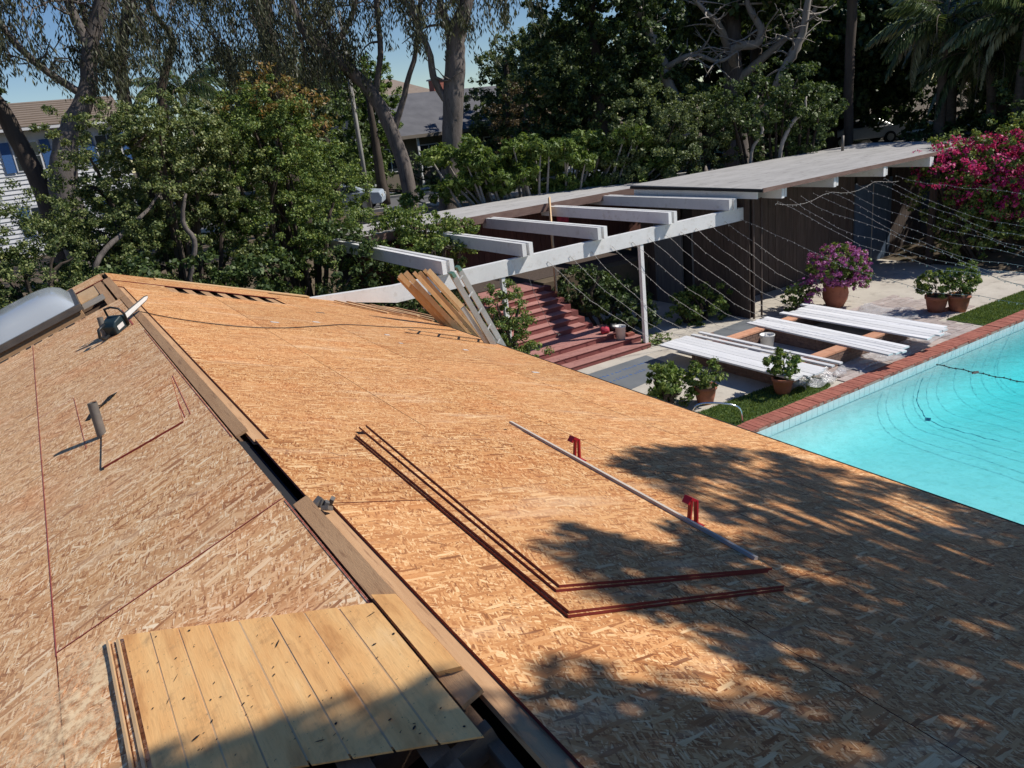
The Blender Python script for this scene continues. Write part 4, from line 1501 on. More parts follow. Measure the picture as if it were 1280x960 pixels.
def potted(x, y, r, h, lobes, label, leaf, per=900, ln=.07, wd=.042, bloom=None, belly=False):
    root = thing("potted_plant", (x, y, 0), label, "potted plant")
    pr = pot(x, y, r, h)
    if belly:
        pr = [(0, 0), (r * .6, 0), (r * .92, h * .35), (r * 1.0, h * .6), (r * .9, h * .88), (r * .95, h * .9), (r * .97, h), (r * .86, h), (r * .84, h * .9), (0, h * .88)]
    MB().lathe((x, y, 0), pr, 22).build("pot", m_terra, root, smooth=True)
    MB().lathe((x, y, 0), [(0, h * .9), (r * .85, h * .89)], 16).build("soil", m_soil, root)
    mb = MB()
    for (cx, cy, cz, rx, ry, rz) in lobes:
        for k in range(5):
            limb(mb, [(x + random.uniform(-.4, .4) * r, y + random.uniform(-.4, .4) * r, h * .85, .012), ((x + cx) / 2, (y + cy) / 2, (h + cz) / 2, .01),
                      (cx + random.uniform(-.6, .6) * rx, cy + random.uniform(-.6, .6) * ry, cz + random.uniform(-.3, .5) * rz, .005)], 5, 3)
    mb.build("stems", m_bark_dark, root, kind="stuff")
    foliage("foliage", root, lobes, per, leaf, ln, wd, .16, .35, 0.2)
    if bloom:
        bloom_part = foliage("flowers", root, [(a, b, c + .03, d * 1.04, e * 1.04, f * 1.05) for a, b, c, d, e, f in lobes], per * bloom[1], bloom[0], .055, .05, .14, .05)
        bloom_part['kind'] = 'stuff'
    return root


potted(10.18, 10.28, .22, .36, [(10.18, 10.28, .62, .34, .34, .30)], "round terracotta pot with a leafy bush by the turf strip corner", lf_green, 1100)
potted(11.5, 9.52, .20, .34, [(11.5, 9.52, .62, .32, .30, .30)], "terracotta pot with a glossy citrus bush beside the plastic sheet", lf_green, 900, .09, .045)
potted(17.45, 12.75, .33, .62, [(17.45, 12.72, 1.12, .72, .66, .50), (17.75, 12.5, .85, .45, .45, .45)], "big terracotta urn with purple flowering bougainvillea against the brown wall", lf_bright, 900, .06, .04, (lf_purple, .75), True)
potted(18.28, 10.5, .26, .42, [(18.25, 10.55, .70, .46, .42, .32)], "terracotta pot with spreading leafy plant on the path at the turf edge", lf_green, 1000)
potted(18.62, 10.15, .26, .42, [(18.65, 10.15, .78, .44, .42, .36)], "terracotta pot with taller leafy plant standing right at the turf edge", lf_bright, 1000)
MB().box((18.3, 10.28, 0), (18.6, 10.34, .1)).build("pot_riser", m_terra, bpy.data.objects["potted_plant"])


def bush(name, label, cat, lobes, per, leaf, ln, wd, clump=.35, stems=5, group=None, fill=.3, bloom=None, keep=None, bark=m_bark_dark, extra=None, bright=.5):
    x = sum(l[0] for l in lobes) / len(lobes)
    y = sum(l[1] for l in lobes) / len(lobes)
    z = ground_z(x, y) if not (15.2 > x > 6.6 and y < 18 and y > 13.8) else 0.0
    z = min(z, min(l[2] - l[5] * .9 for l in lobes))
    root = thing(name, (x, y, z), label, cat, group)
    mb = MB()
    for l in lobes:
        for k in range(stems):
            a = random.uniform(0, 6.28)
            limb(mb, [(x + (l[0] - x) * .4 + .15 * math.cos(a), y + (l[1] - y) * .4 + .15 * math.sin(a), z - .1, .05 + .01 * l[5]),
                      (l[0] + .3 * l[3] * math.cos(a), l[1] + .3 * l[4] * math.sin(a), l[2] - .3 * l[5], .035 + .006 * l[5]),
                      (l[0] + .7 * l[3] * math.cos(a + .4), l[1] + .7 * l[4] * math.sin(a + .4), l[2] + random.uniform(-.1, .6) * l[5], .012)], 6, 4, .6)
    mb.build("branches", bark, root, kind="stuff")
    foliage("foliage", root, lobes, per, leaf, ln, wd, clump, fill, 0.1, bright, keep=keep)
    if bloom:
        bloom_part = foliage("flowers", root, bloom[0], bloom[1], bloom[2], .075, .065, .32, .05, lowcut=-.6)
        bloom_part['kind'] = 'stuff'
    if extra:
        for e_ in extra:
            foliage("foliage", root, *e_)
    return root


bush("flower_bush", "low bush with small pink blooms growing against the brown wall by the urn", "bush", [(16.5, 13.1, .42, .5, .4, .42)], 900, lf_green, .06, .04, .16, 4, bloom=([(16.6, 13.0, .55, .45, .35, .35)], 160, lf_purple))
bush("leafy_plant", "fresh green leafy plant growing by the roof edge near the turf strip", "bush", [(9.55, 10.6, .38, .42, .42, .40), (9.75, 10.95, .45, .38, .36, .36)], 800, lf_bright, .10, .04, .2, 5)
bush("leafy_plant", "dark glossy bush at the foot of the brown wall corner", "bush", [(14.5, 14.5, .50, .62, .5, .55), (14.1, 14.9, .40, .5, .45, .45)], 700, lf_green, .09, .05, .25, 4)
bush("leafy_plant", "dark bush filling the bed behind the white post right of the steps", "bush", [(12.35, 15.1, .60, .62, .7, .62), (12.7, 15.9, .75, .7, .6, .65), (12.2, 16.8, 1.0, .7, .7, .7)], 520, lf_dark, .10, .055, .3, 4)
bush("low_groundcover", "small green ground cover at the base of the white post", "plant", [(12.3, 14.05, .10, .5, .22, .14)], 900, lf_bright, .05, .03, .12, 3)
bush("hedge", "trimmed green hedge beside the ladder and the red steps", "hedge", [(7.85, 13.45, .8, .62, .42, .85), (7.80, 13.5, 1.75, .55, .42, .75), (7.2, 13.6, 1.5, .6, .4, .9)], 1300, lf_green, .052, .032, .22, 4)
bush("hedge", "dark shrub rising behind the leaning pine boards under the pergola", "hedge", [(6.9, 15.3, 1.5, .8, .8, .9), (7.4, 15.9, 1.9, .7, .7, .6)], 500, lf_dull, .08, .045, .3, 4)

# ------------------------------------------------------------------ shrubs and hedges behind the house
keep_off_roof = lambda c: ~((c[:, 1] < 14.25) & (c[:, 0] < 5.6))
bush("pittosporum", "broad pittosporum with pale yellow-green tips and twisting bare branches", "shrub",
     [(1.95, 19.0, 5.3, 1.45, 1.5, 1.6), (3.4, 19.2, 5.0, 1.6, 1.5, 1.7), (2.2, 19.6, 3.4, 2.0, 1.4, 1.3), (1.3, 18.6, 4.3, 1.1, 1.1, 1.0), (2.9, 18.4, 6.0, 1.2, 1.1, .9)],
     1100, lf_pitto, .054, .034, .27, 5, keep=keep_off_roof, bright=.55)
bush("tall_shrub", "tall dense green shrub with rust-tinted new growth at its top", "shrub",
     [(4.9, 19.6, 4.5, 1.5, 1.5, 2.5), (5.9, 19.9, 4.2, 1.7, 1.5, 2.4), (6.5, 21.9, 3.6, 1.3, 1.0, 1.6), (5.3, 19.4, 6.1, 1.0, 1.0, 1.0)],
     950, lf_green, .058, .035, .30, 5, keep=keep_off_roof,
     extra=[([(5.35, 19.5, 6.75, .95, .9, .62), (6.2, 19.8, 6.2, .8, .7, .7)], 190, lf_rust, .085, .04, .3)])
bush("low_shrub", "low rounded shrub with yellowish leaf tips beyond the skylight", "shrub",
     [(-.3, 17.6, 4.0, 1.2, 1.2, 1.3), (.9, 17.4, 3.0, 1.2, 1.0, 1.0), (-1.8, 17.8, 4.05, 1.4, 1.2, 1.3)], 1000, lf_pitto, .054, .033, .28, 5, keep=keep_off_roof, bright=.5)
bush("dark_undergrowth", "shadowy undergrowth filling the gap below the tall shrubs", "shrub",
     [(1.2, 17.2, 2.5, 2.4, .9, 1.3), (4.6, 17.3, 2.3, 2.2, .9, 1.4), (3.0, 20.8, 3.0, 3.5, 1.0, 2.6), (7.0, 18.0, 1.8, 1.1, .9, .9)], 260, lf_dark, .10, .06, .4, 4, keep=keep_off_roof)
bush("climbing_shrub", "bright green shrub spilling over the pergola beams", "shrub",
     [(7.75, 19.0, 3.3, .75, .9, .5), (8.4, 18.3, 3.25, .8, .8, .45), (8.9, 17.4, 2.95, .7, .8, .45), (7.6, 17.6, 2.7, .7, .8, .5), (8.1, 16.8, 2.8, .75, .7, .4)], 600, lf_green, .07, .045, .26, 3,
     extra=[([(8.0, 18.2, 3.6, .7, .6, .25)], 130, lf_bright, .07, .05, .2)])

# bare twisted stems in front of the shrubs
SW = [(2.58, 18.6, 1.6, .06), (2.5, 17.9, 2.95, .055), (2.78, 17.75, 3.84, .058), (2.68, 17.8, 4.38, .05), (2.85, 17.75, 4.92, .03)]
SW2 = [(0.5, 18.2, 1.5, .06), (0.72, 17.5, 3.5, 0.055), (1.0, 17.5, 4.0, 0.055), (1.45, 17.7, 4.3, 0.05), (2.1, 18.0, 4.7, 0.035), (2.4, 18.2, 5.0, 0.02)]
tw = thing("twisted_stem", (2.5, 18.5, 1.2), "pale twisted bare stem rising before the dark shrubs", "stem")
mb = MB()
limb(mb, SW, 8, 5, .3)
limb(mb, SW2, 8, 5, .3)
mb.build("trunk", m_bark, tw, smooth=True)

# plumeria-like loose bush behind the outbuilding roof
lob = []
for i in range(95):
    a = random.random()
    lob.append((11.2 + 7.4 * a + random.uniform(-.5, .5), 23.6 - 3.2 * a + random.uniform(-1.1, .9), 3.3 + random.uniform(-.2, 1.75) - .3 * a, .40, .40, .26))
pl = thing("plumeria_bush", (14.6, 22.4, 2.0), "loose plumeria bush with bright leaf rosettes and pale branches behind the flat roof", "shrub")
mb = MB()
for l in lob:
    bx, by = l[0] * .55 + 14.6 * .45, l[1] * .55 + 22.4 * .45
    limb(mb, [(bx, by, 1.2, .07), ((bx + l[0]) / 2 + random.uniform(-.2, .2), (by + l[1]) / 2, 2.9, .05), (l[0], l[1], l[2], .022)], 6, 3, .3)
mb.build("branches", m_bark_pale, pl, kind="stuff")
foliage("foliage", pl, lob, 420, lf_bright, .17, .06, .25, .4, .1)

bush("clipped_hedge", "large rounded dark green shrub behind the pool house roof", "shrub",
     [(18.2, 20.4, 4.2, 1.7, 1.5, 1.9), (19.6, 19.9, 4.5, 1.5, 1.3, 1.5), (17.4, 21.0, 3.5, 1.2, 1.2, 1.5)], 560, lf_dull, .085, .052, .34, 4, bright=.68)
bush("clipped_hedge", "dark gnarled shrub with bare lower stems by the pool house vent", "shrub",
     [(20.9, 19.0, 5.0, 1.4, 1.1, 1.1), (22.4, 18.8, 5.3, 1.5, 1.1, 1.2), (23.4, 18.3, 4.6, 1.3, 1.0, 1.2)], 330, lf_dark, .10, .06, .34, 4, bright=.6)
DS1 = [(20.9, 18.8, 2.2, .06), (20.85, 18.6, 3.72, 0.055), (21.2, 18.4, 4.42, 0.05), (20.9, 18.6, 5.0, 0.04), (21.1, 18.5, 5.5, 0.03)]
DS2 = [(21.9, 18.3, 2.2, .07), (21.8, 18.2, 3.67, 0.07), (22.2, 18.0, 4.55, 0.065), (22.6, 17.9, 4.8, 0.05), (22.7, 17.9, 5.3, 0.03)]
sh = thing("gnarled_stems", (21.5, 18.2, 1.8), "gnarled pale stems standing behind the pool house roof", "stem")
mb = MB()
limb(mb, DS1, 7, 4, .4)
limb(mb, DS2, 7, 4, .4)
mb.build("trunk", m_bark_pale, sh, smooth=True)

bush("bougainvillea", "large magenta flowering bougainvillea mass at the end of the pool house", "bougainvillea",
     [(23.65, 13.20, 2.3, 1.0, 1.2, 1.5), (24.65, 12.10, 2.5, 1.3, 1.4, 1.6), (26.15, 11.00, 2.7, 1.5, 1.5, 1.7), (23.65, 13.80, 2.9, 1.2, .9, .7), (25.25, 11.60, 1.4, 1.6, 1.8, 1.5), (23.55, 12.80, 1.2, 1.0, 1.1, 1.2)],
     340, lf_green, .085, .055, .32, 5, bright=.6,
     bloom=([(23.25, 13.20, 2.75, 1.05, 1.1, .95), (24.05, 12.50, 2.6, 1.2, 1.2, 1.25), (25.05, 11.40, 2.5, 1.3, 1.3, 1.5), (24.35, 12.40, 2.1, 1.1, 1.1, 1.0)], 125, lf_bloom))

# ------------------------------------------------------------------ trees
def tree(name, label, cat, limbs, bark, crown=None, group=None, base=None, twigs=0, twig_mat=None):
    if name == "eucalyptus_tree":
        limbs = [[(x, y, z, r * .70) for x, y, z, r in l] for l in limbs]
    b = base or limbs[0][0]
    gz = ground_z(b[0], b[1]) - .1
    root = thing(name, (b[0], b[1], gz), label, cat, group)
    first = list(limbs[0])
    if first[0][2] > gz + .3:
        f0 = first[0]
        first = [(f0[0] + .05, f0[1], gz, f0[3] * 1.25)] + first
    mb = MB()
    q = limb(mb, first, 12, 5, .12)
    mb.build("trunk", bark, root, smooth=True)
    tips = [q[-1][:3]]
    if len(limbs) > 1 or twigs:
        mb = MB()
        for l in limbs[1:]:
            q2 = limb(mb, l, 8, 4, .25)
            tips.append(q2[-1][:3])
            for k in range(twigs):
                p = q2[random.randrange(len(q2) // 4, len(q2))]
                d = Vector((random.uniform(-1, 1), random.uniform(-1, 1), random.uniform(-.5, .8))).normalized() * random.uniform(.7, 2.0)
                e1 = Vector(p[:3]) + d * .5 + Vector((0, 0, random.uniform(-.2, .25)))
                e2 = Vector(p[:3]) + d
                r0 = min(p[3] * .5, .055)
                limb(mb, [(*p[:3], r0), (*e1, r0 * .6), (*e2, r0 * .25)], 5, 3, 1.0)
                for kk in range(3):
                    f = Vector(p[:3]).lerp(e2, random.uniform(.3, 1))
                    g = f + Vector((random.uniform(-.6, .6), random.uniform(-.6, .6), random.uniform(-.3, .5)))
                    limb(mb, [(*f, r0 * .45), (*((f + g) / 2 + Vector((0, 0, random.uniform(-.1, .1)))), r0 * .3), (*g, r0 * .15)], 4, 2)
        mb.build("limbs", bark if twig_mat is None else twig_mat, root, smooth=True)
    if crown:
        foliage("crown", root, *crown)
    return root


def hang(root, boxes, per, leaf=lf_euc, name="crown"):
    """drooping eucalyptus foliage: leaf strings hanging from twig ends inside the given boxes"""
    C, A = [], []
    mb = MB()
    for (x0, x1, y0, y1, z0, z1, n) in boxes:
        for k in range(n):
            c = np.array([random.uniform(x0, x1), random.uniform(y0, y1), random.uniform(z0, z1)])
            L = random.uniform(.5, 1.5)
            m = per
            ts = rng.random(m)
            p = c + np.stack([rng.normal(0, .17, m) * (1 - .4 * ts), rng.normal(0, .17, m) * (1 - .4 * ts), -ts * L], 1)
            C.append(p)
            a = unit(m) * .55
            a[:, 2] -= 1
            A.append(a)
            mb.tube([tuple(c + np.array([random.uniform(-.5, .5), random.uniform(-.5, .5), .5])), tuple(c), tuple(c - np.array([random.uniform(-.1, .1), 0, L * .7]))], [.02, .012, .004], 4)
    C, A = np.concatenate(C), np.concatenate(A)
    s = rng.uniform(.7, 1.3, len(C))
    me = leafmesh(name, C - np.array(wloc(root)), A, unit(len(C)), .19 * s, .045 * s, rng.normal(.5, .28, len(C)), leaf)
    link(name, me, root)
    mb.build("twigs", m_bark_dark, root, kind="stuff")


GE = "eucalyptus trees along the street"
E1 = [(12.27, 27.38, 2.46, 0.406), (12.12, 27.44, 4.98, 0.375), (11.6, 27.67, 6.85, 0.344), (10.74, 28.01, 8.16, 0.281), (9.74, 28.37, 9.16, 0.219), (9.37, 28.5, 10.58, 0.188), (9.2, 28.5, 13, .1)]
E1b = [(12.01, 27.49, 5.7, 0.188), (12.53, 27.26, 6.88, 0.156), (13.13, 26.97, 8.43, 0.125), (13.5, 26.79, 10.2, 0.094), (13.6, 26.8, 12, .05)]
E1c = [(11.54, 27.69, 6.86, 0.188), (11.95, 27.52, 8.29, 0.156), (12.13, 27.44, 10.34, 0.125), (12.2, 27.4, 12.5, .06)]
r_ = tree("eucalyptus_tree", "slender eucalyptus leaning away from its straight neighbour, forked low", "tree", [E1, E1b, E1c], m_bark, None, GE, twigs=5)
hang(r_, [(7.2, 11.5, 26.5, 30, 8.2, 12.5, 150), (11.5, 14, 26, 29, 9.3, 12.5, 60), (9.3, 11.3, 27, 29, 7.4, 9.5, 24)], 60)
E2 = [(12.29, 25.16, 1.55, 0.583), (12.69, 24.96, 3.48, 0.496), (13.02, 24.79, 5.6, 0.496), (13.3, 24.64, 7.37, 0.496), (13.54, 24.51, 8.58, 0.408), (14.06, 24.21, 9.96, 0.292), (14.5, 24, 12.5, .15)]
E2b = [(13.0, 24.8, 6.44, 0.175), (12.71, 24.95, 7.06, 0.175), (12.61, 25.0, 8.2, 0.146), (12.36, 25.13, 8.96, 0.117), (12.31, 25.15, 10.04, 0.117), (12.2, 25.2, 12, .06)]
E2c = [(13.39, 24.59, 8.11, 0.233), (13.2, 24.69, 9.11, 0.175), (13.09, 24.75, 10.08, 0.146), (13, 24.8, 12, .07)]
r_ = tree("eucalyptus_tree", "stout straight eucalyptus with stringy gray bark behind the flat roof", "tree", [E2, E2b, E2c], m_bark, None, GE, twigs=4)
hang(r_, [(11.5, 14.4, 23.4, 26, 8.7, 12.5, 80), (14.2, 16.5, 23, 26, 9.4, 12.5, 50)], 60)
L1 = [(0.51, 30.0, 4.97, 0.406), (0.3, 30.0, 6.62, 0.375), (0.0, 30.0, 7.84, 0.344), (-.5, 30.0, 9.25, 0.281), (-.8, 30.0, 10.8, 0.219), (-1, 30, 13, .1)]
r_ = tree("eucalyptus_tree", "bare-trunked eucalyptus leaning in front of the white clapboard house", "tree", [L1], m_bark_dark, None, GE, base=(1.0, 30.0, 1.6))
hang(r_, [(-2.5, 1.2, 28.5, 31.5, 9.2, 13, 80), (-2.0, -.2, 28.8, 31, 8.0, 9.8, 22)], 60)
L2 = [(1.05, 28.98, 4.54, 0.644), (1.32, 28.97, 5.99, 0.553), (1.87, 28.94, 7.03, 0.453), (2.54, 28.89, 8.04, 0.363), (2.88, 28.86, 9.18, 0.332), (3.64, 28.77, 10.73, 0.302), (4.1, 28.7, 13, .15)]
L2b = [(2.31, 28.91, 7.87, 0.181), (1.57, 28.96, 8.58, 0.151), (1.02, 28.98, 9.29, 0.151), (0.58, 28.99, 10.29, 0.121), (.2, 29, 12, .06)]
L2c = [(2.88, 28.86, 9.18, 0.242), (2.71, 28.87, 9.99, 0.211), (2.62, 28.88, 10.88, 0.181), (2.5, 28.9, 13, .08)]
r_ = tree("eucalyptus_tree", "thick eucalyptus with broad dark butt between the house and pittosporum", "tree", [L2, L2b, L2c], m_bark, None, GE, twigs=5)
hang(r_, [(.2, 4.6, 27.5, 30.5, 8.9, 13, 120), (2.6, 4.0, 27.5, 30, 8.2, 9.6, 26)], 60)
L3 = [(3.96, 32.76, 7.18, 0.344), (4.08, 32.75, 8.95, 0.309), (4.5, 32.69, 10.12, 0.275), (5.03, 32.61, 11.53, 0.241), (5.3, 32.6, 13.5, .1)]
L3b = [(4.01, 32.75, 8.69, 0.172), (3.7, 32.79, 9.33, 0.172), (3.45, 32.82, 10.05, 0.138), (3.3, 32.8, 12, .06)]
r_ = tree("eucalyptus_tree", "forked eucalyptus showing above the pittosporum top", "tree", [L3, L3b], m_bark_dark, None, GE, twigs=5)
hang(r_, [(3.4, 7.2, 31, 34.5, 9.2, 13.5, 100)], 60)
L4 = [(5.61, 35.56, 7.5, 0.263), (6.12, 35.48, 9.13, 0.225), (6.59, 35.39, 10.13, 0.188), (6.11, 35.48, 11.33, 0.15), (6, 35.5, 13.5, .06)]
r_ = tree("eucalyptus_tree", "thin crooked dark eucalyptus against the open sky", "tree", [L4], m_bark_dark, None, GE)
hang(r_, [(5.2, 8.8, 34, 37, 9.6, 13.5, 80)], 60)
L5 = [(9.44, 32.66, 6.66, 0.567), (9.55, 32.63, 9.34, 0.496), (9.71, 32.58, 11.31, 0.425), (9.8, 32.5, 14, .2)]
L5b = [(9.5, 32.6, 6.6, 0.283), (10.6, 32.3, 7.9, 0.213), (11.84, 31.87, 9.12, 0.177), (12.75, 31.52, 10.21, 0.142), (13.4, 31.3, 12, .06)]
r_ = tree("eucalyptus_tree", "heavy dark eucalyptus right behind the rust-topped shrub", "tree", [L5, L5b], m_bark_dark, None, GE, twigs=5)
hang(r_, [(7.4, 12.4, 30.5, 34, 8.6, 13, 160), (7.4, 9.5, 31, 33.5, 7.4, 9.2, 40)], 60)

BT = [(27.93, 25.77, 4.54, 0.515), (27.86, 25.84, 6.9, 0.435), (27.84, 25.86, 9.47, 0.396), (27.81, 25.9, 10.1, 0.356), (27.8, 25.9, 13, .2)]
BTb = [(25.6, 25.4, 2.2, .25), (24.57, 26.31, 6.19, 0.225), (24.29, 26.57, 7.51, 0.225), (23.91, 26.91, 8.67, 0.188), (23.52, 27.25, 10.11, 0.15), (23.3, 27.4, 12, .05)]
BTc = [(27.9, 24.6, 4.0, .15), (27.63, 23.08, 6.14, 0.15), (27.96, 22.68, 6.99, 0.188), (28.17, 22.42, 7.69, 0.15), (28.32, 22.22, 9.12, 0.113), (28.4, 22, 11, .04)]
BTd = [(27.9, 25.8, 6.6, .2), (27.18, 25.11, 7.49, 0.193), (27.77, 24.45, 7.54, 0.193), (27.88, 24.33, 8.13, 0.154), (27.56, 24.68, 9.12, 0.116), (27.4, 24.8, 11, .04)]
BTe = [(27.8, 25.8, 7.2, .2), (26.6, 25.4, 8.4, .15), (25.6, 25.2, 9.0, .1), (24.8, 25.4, 9.8, .06)]
BTf = [(27.9, 25.6, 6.2, .2), (29.0, 24.0, 7.6, .14), (29.6, 23.2, 8.3, .1), (30.2, 22.6, 9.8, .05)]
BTg = [(24.4, 26.4, 7.0, .15), (25.2, 25.6, 7.4, .1), (26.0, 24.9, 7.0, .08), (26.6, 24.4, 7.3, .04)]
tree("bare_tree", "leafless gray tree with a thick trunk and tangled pale branches", "tree", [BT, BTb, BTc, BTd, BTe, BTf, BTg], m_bark, None, None, twigs=16, twig_mat=m_bark_pale)
TT = [(26.82, 19.22, 3.24, 0.172), (26.81, 19.24, 5.94, 0.172), (26.82, 19.22, 8.73, 0.172), (26.9, 19.2, 12, .12)]
tree("slim_tree", "slim straight dark trunk standing beside the palms", "tree", [TT], m_bark_dark, ([(26.9, 19.2, 10.5, 2.0, 2.0, 2.2)], 160, lf_dark, .16, .09, .5))

G2 = "background trees"
tree("broadleaf_tree", "large very dark evergreen tree between the plumeria and bare tree", "tree",
     [[(22.2, 28.3, 2.2, .4), (22.2, 28.3, 6, .3), (22.2, 28.3, 10, .15)]], m_bark_dark,
     ([(21.6, 28.6, 7.4, 2.6, 2.4, 3.6), (23.6, 27.6, 8.6, 2.6, 2.2, 3.2), (22.3, 28.0, 11.0, 3.2, 2.6, 2.6), (20.7, 29.6, 5.2, 1.8, 1.6, 2.2), (24.6, 26.8, 6.0, 1.8, 1.5, 2.0)], 165, lf_dark, .165, .10, .55, .35), G2)
tree("broadleaf_tree", "mid green tree with brownish sides before the gap of sky", "tree",
     [[(25.4, 40.7, 2.2, .4), (25.4, 40.7, 6, .3), (25.4, 40.7, 9, .12)]], m_bark_dark,
     ([(25.6, 40.9, 6.8, 2.6, 2.4, 3.2), (27.0, 39.8, 7.4, 2.4, 2.2, 3.3), (25.0, 41.2, 4.4, 2.4, 2.0, 2.0)], 150, lf_dull, .17, .09, .55, .35), G2)
tree("broadleaf_tree", "brown tinged tree under the dark evergreen", "tree",
     [[(23.4, 36.0, 2.2, .3), (23.4, 36.0, 5, .2), (23.4, 36.0, 7, .1)]], m_bark_dark,
     ([(23.8, 36.4, 5.4, 1.9, 1.8, 2.0), (25.4, 35.2, 5.0, 2.0, 1.8, 1.8)], 120, lf_brown, .15, .08, .5, .35), G2)
tree("broadleaf_tree", "sunlit yellow-green tree beside the thin street pole", "tree",
     [[(15.9, 38.9, 2.2, .3), (15.9, 38.9, 5, .22), (15.9, 38.9, 8, .1)]], m_bark_dark,
     ([(16.1, 40.6, 6.3, 1.7, 1.5, 3.4), (15.2, 41.4, 4.9, 1.9, 1.6, 2.4), (17.0, 40.2, 7.6, 1.3, 1.2, 1.9)], 190, lf_bright, .16, .09, .5, .3, 0.0, .35), G2)
tree("broadleaf_tree", "dark tree filling the gap behind the rust-topped shrub", "tree",
     [[(12.6, 36.9, 2.2, .3), (12.6, 36.9, 5, .22), (12.6, 36.9, 8, .1)]], m_bark_dark,
     ([(12.6, 37.4, 5.6, 2.0, 1.8, 3.0), (10.8, 38.0, 6.6, 2.0, 1.6, 2.8), (9.0, 38.4, 6.2, 1.8, 1.6, 2.2)], 150, lf_dark, .17, .1, .5, .35, 0, .7), G2)
BG = [((33.5, 33, 8.0), (4.5, 4, 5.5), lf_dark, "dark tree mass behind the bare tree"), ((37.5, 28, 8.2), (4.5, 4, 5.6), lf_dark, "dark tree crown over the street behind the palms"),
      ((41.5, 24, 9.6), (4.5, 4.5, 4.6), lf_dull, "dull green tree crown far behind the palms"), ((36.5, 18.5, 8.4), (3.6, 3.6, 3.6), lf_dark, "dark tree crown directly behind the palm fronds"),
      ((33.5, 14.6, 6.4), (3.4, 2.8, 4.6), lf_dark, "dark leafy tree beyond the bougainvillea"), ((30.2, 45, 7), (3.5, 3, 4.2), lf_dull, "gray green tree beyond the gray roof"),
      ((48, 36, 9), (7, 6, 7), lf_dark, "distant dark tree line across the street"), ((60, 25, 10), (9, 8, 8), lf_dull, "distant dull green tree beyond the street"),
      ((-6, 62, 8.0), (6, 5, 4.6), lf_dull, "distant tree behind the white clapboard house"), ((19, 68, 8), (7, 5, 5.5), lf_dull, "distant tree behind the eucalyptus trunks"),
      ((42, 33, 5.0), (5.5, 4, 4.2), lf_dark, "low dark tree mass filling in behind the street"), ((52, 22, 6), (6, 6, 5), lf_dark, "low dark trees far right beyond the street"),
      ((34.0, 44, 7), (4.5, 4, 5.5), lf_dark, "dark tree standing behind the mid green tree"), ((41, 17, 5.5), (4.5, 4.5, 4.5), lf_dark, "dark bushy tree behind the shorter palms"),
      ((29.5, 26.0, 10.6), (3.4, 3.0, 3.0), lf_dark, "dark leafy crown above the bare branches")]
for c, r3, lf, lb in BG:
    x, y, z = c
    lobs = [(x, y, z, *r3)]
    for k in range(4):
        a = random.uniform(0, 6.28)
        lobs.append((x + math.cos(a) * r3[0] * .6, y + math.sin(a) * r3[1] * .6, z + random.uniform(-.45, .4) * r3[2], r3[0] * .55, r3[1] * .55, r3[2] * .5))
    tree("background_tree", lb, "tree", [[(x, y, 2.0, .4), (x, y, z * .6, .3), (x, y, z, .12)]], m_bark_dark, (lobs, 32 if max(r3) > 5.6 else 56, lf, .29, .18, .8, .3), G2)
bush("street_shrubs", "row of mixed shrubs along the far side of the street", "shrub",
     [(17.0, 44.8, 3.2, 2.2, 1.0, 1.2), (21.0, 43.2, 3.2, 2.2, 1.0, 1.1), (25.5, 41.0, 3.2, 2.2, 1.0, 1.0), (29.5, 39.0, 3.4, 2.2, 1.0, 1.2)], 130, lf_dull, .15, .09, .4, 3)
bush("street_shrubs", "long dark hedge on the far side of the street behind the palms", "hedge",
     [(36.5, 33.5, 3.6, 3.0, 1.6, 1.8), (40.5, 30.5, 3.8, 3.0, 1.6, 2.0), (44.5, 27.8, 3.9, 3.0, 1.6, 2.1), (48.5, 25.0, 4.0, 3.2, 1.8, 2.2), (33, 36.2, 3.6, 2.6, 1.6, 1.8)], 70, lf_dark, .22, .13, .5, 3)
bush("street_shrubs", "dense dark hedge between the pool house and the street", "hedge",
     [(24.6, 20.6, 3.3, 1.6, 1.2, 1.5), (29.6, 17.6, 2.9, 1.6, 1.2, 1.0), (31.2, 15.2, 3.2, 1.5, 1.4, 1.4), (28.6, 13.2, 3.9, 1.6, 1.5, 1.9), (30.6, 12.0, 4.2, 1.8, 1.6, 2.2)], 170, lf_dark, .13, .08, .4, 3)


# palms: each frond is a part with its own arched midrib and drooping leaflets
def frond_mesh(L, arch, mat, nl=34):
    """frond along +x from the origin"""
    C, A, N = [], [], []
    pts = []
    for i in range(13):
        t_ = i / 12
        pts.append((L * (t_ - .22 * arch * t_ ** 2.2), 0, L * (.34 * t_ * (1 - .3 * arch) - .80 * arch * t_ ** 2.3)))
    pts = np.array(pts)
    for i in range(nl):
        t_ = .10 + .9 * i / nl
        f = t_ * 12
        k = min(int(f), 11)
        p = pts[k] * (1 - (f - k)) + pts[k + 1] * (f - k)
        tg = pts[k + 1] - pts[k]
        tg /= np.linalg.norm(tg)
        ll = L * .30 * math.sin(math.pi * min(1, .12 + t_ * .86)) ** .6
        for s_ in (-1, 1):
            d1 = np.array([0, s_ * .75, -.35]) + tg * .55 + rng.normal(0, .07, 3)
            d1 /= np.linalg.norm(d1)
            d2 = np.array([0, s_ * .32, -1.0]) + tg * .35 + rng.normal(0, .07, 3)
            d2 /= np.linalg.norm(d2)
            m1 = p + d1 * ll * .45
            C += [p + d1 * ll * .25, m1 + d2 * ll * .32]
            A += [d1 * ll * .56, d2 * ll * .66]
            N += [np.cross(d1, [s_, 0, .2]), np.cross(d2, [s_, 0, .2])]
    C, A, N = np.array(C), np.array(A), np.array(N)
    ln = np.linalg.norm(A, axis=1)
    return leafmesh("frond", C, A, N, ln, L * .026, rng.normal(.5, .28, len(C)), mat), pts


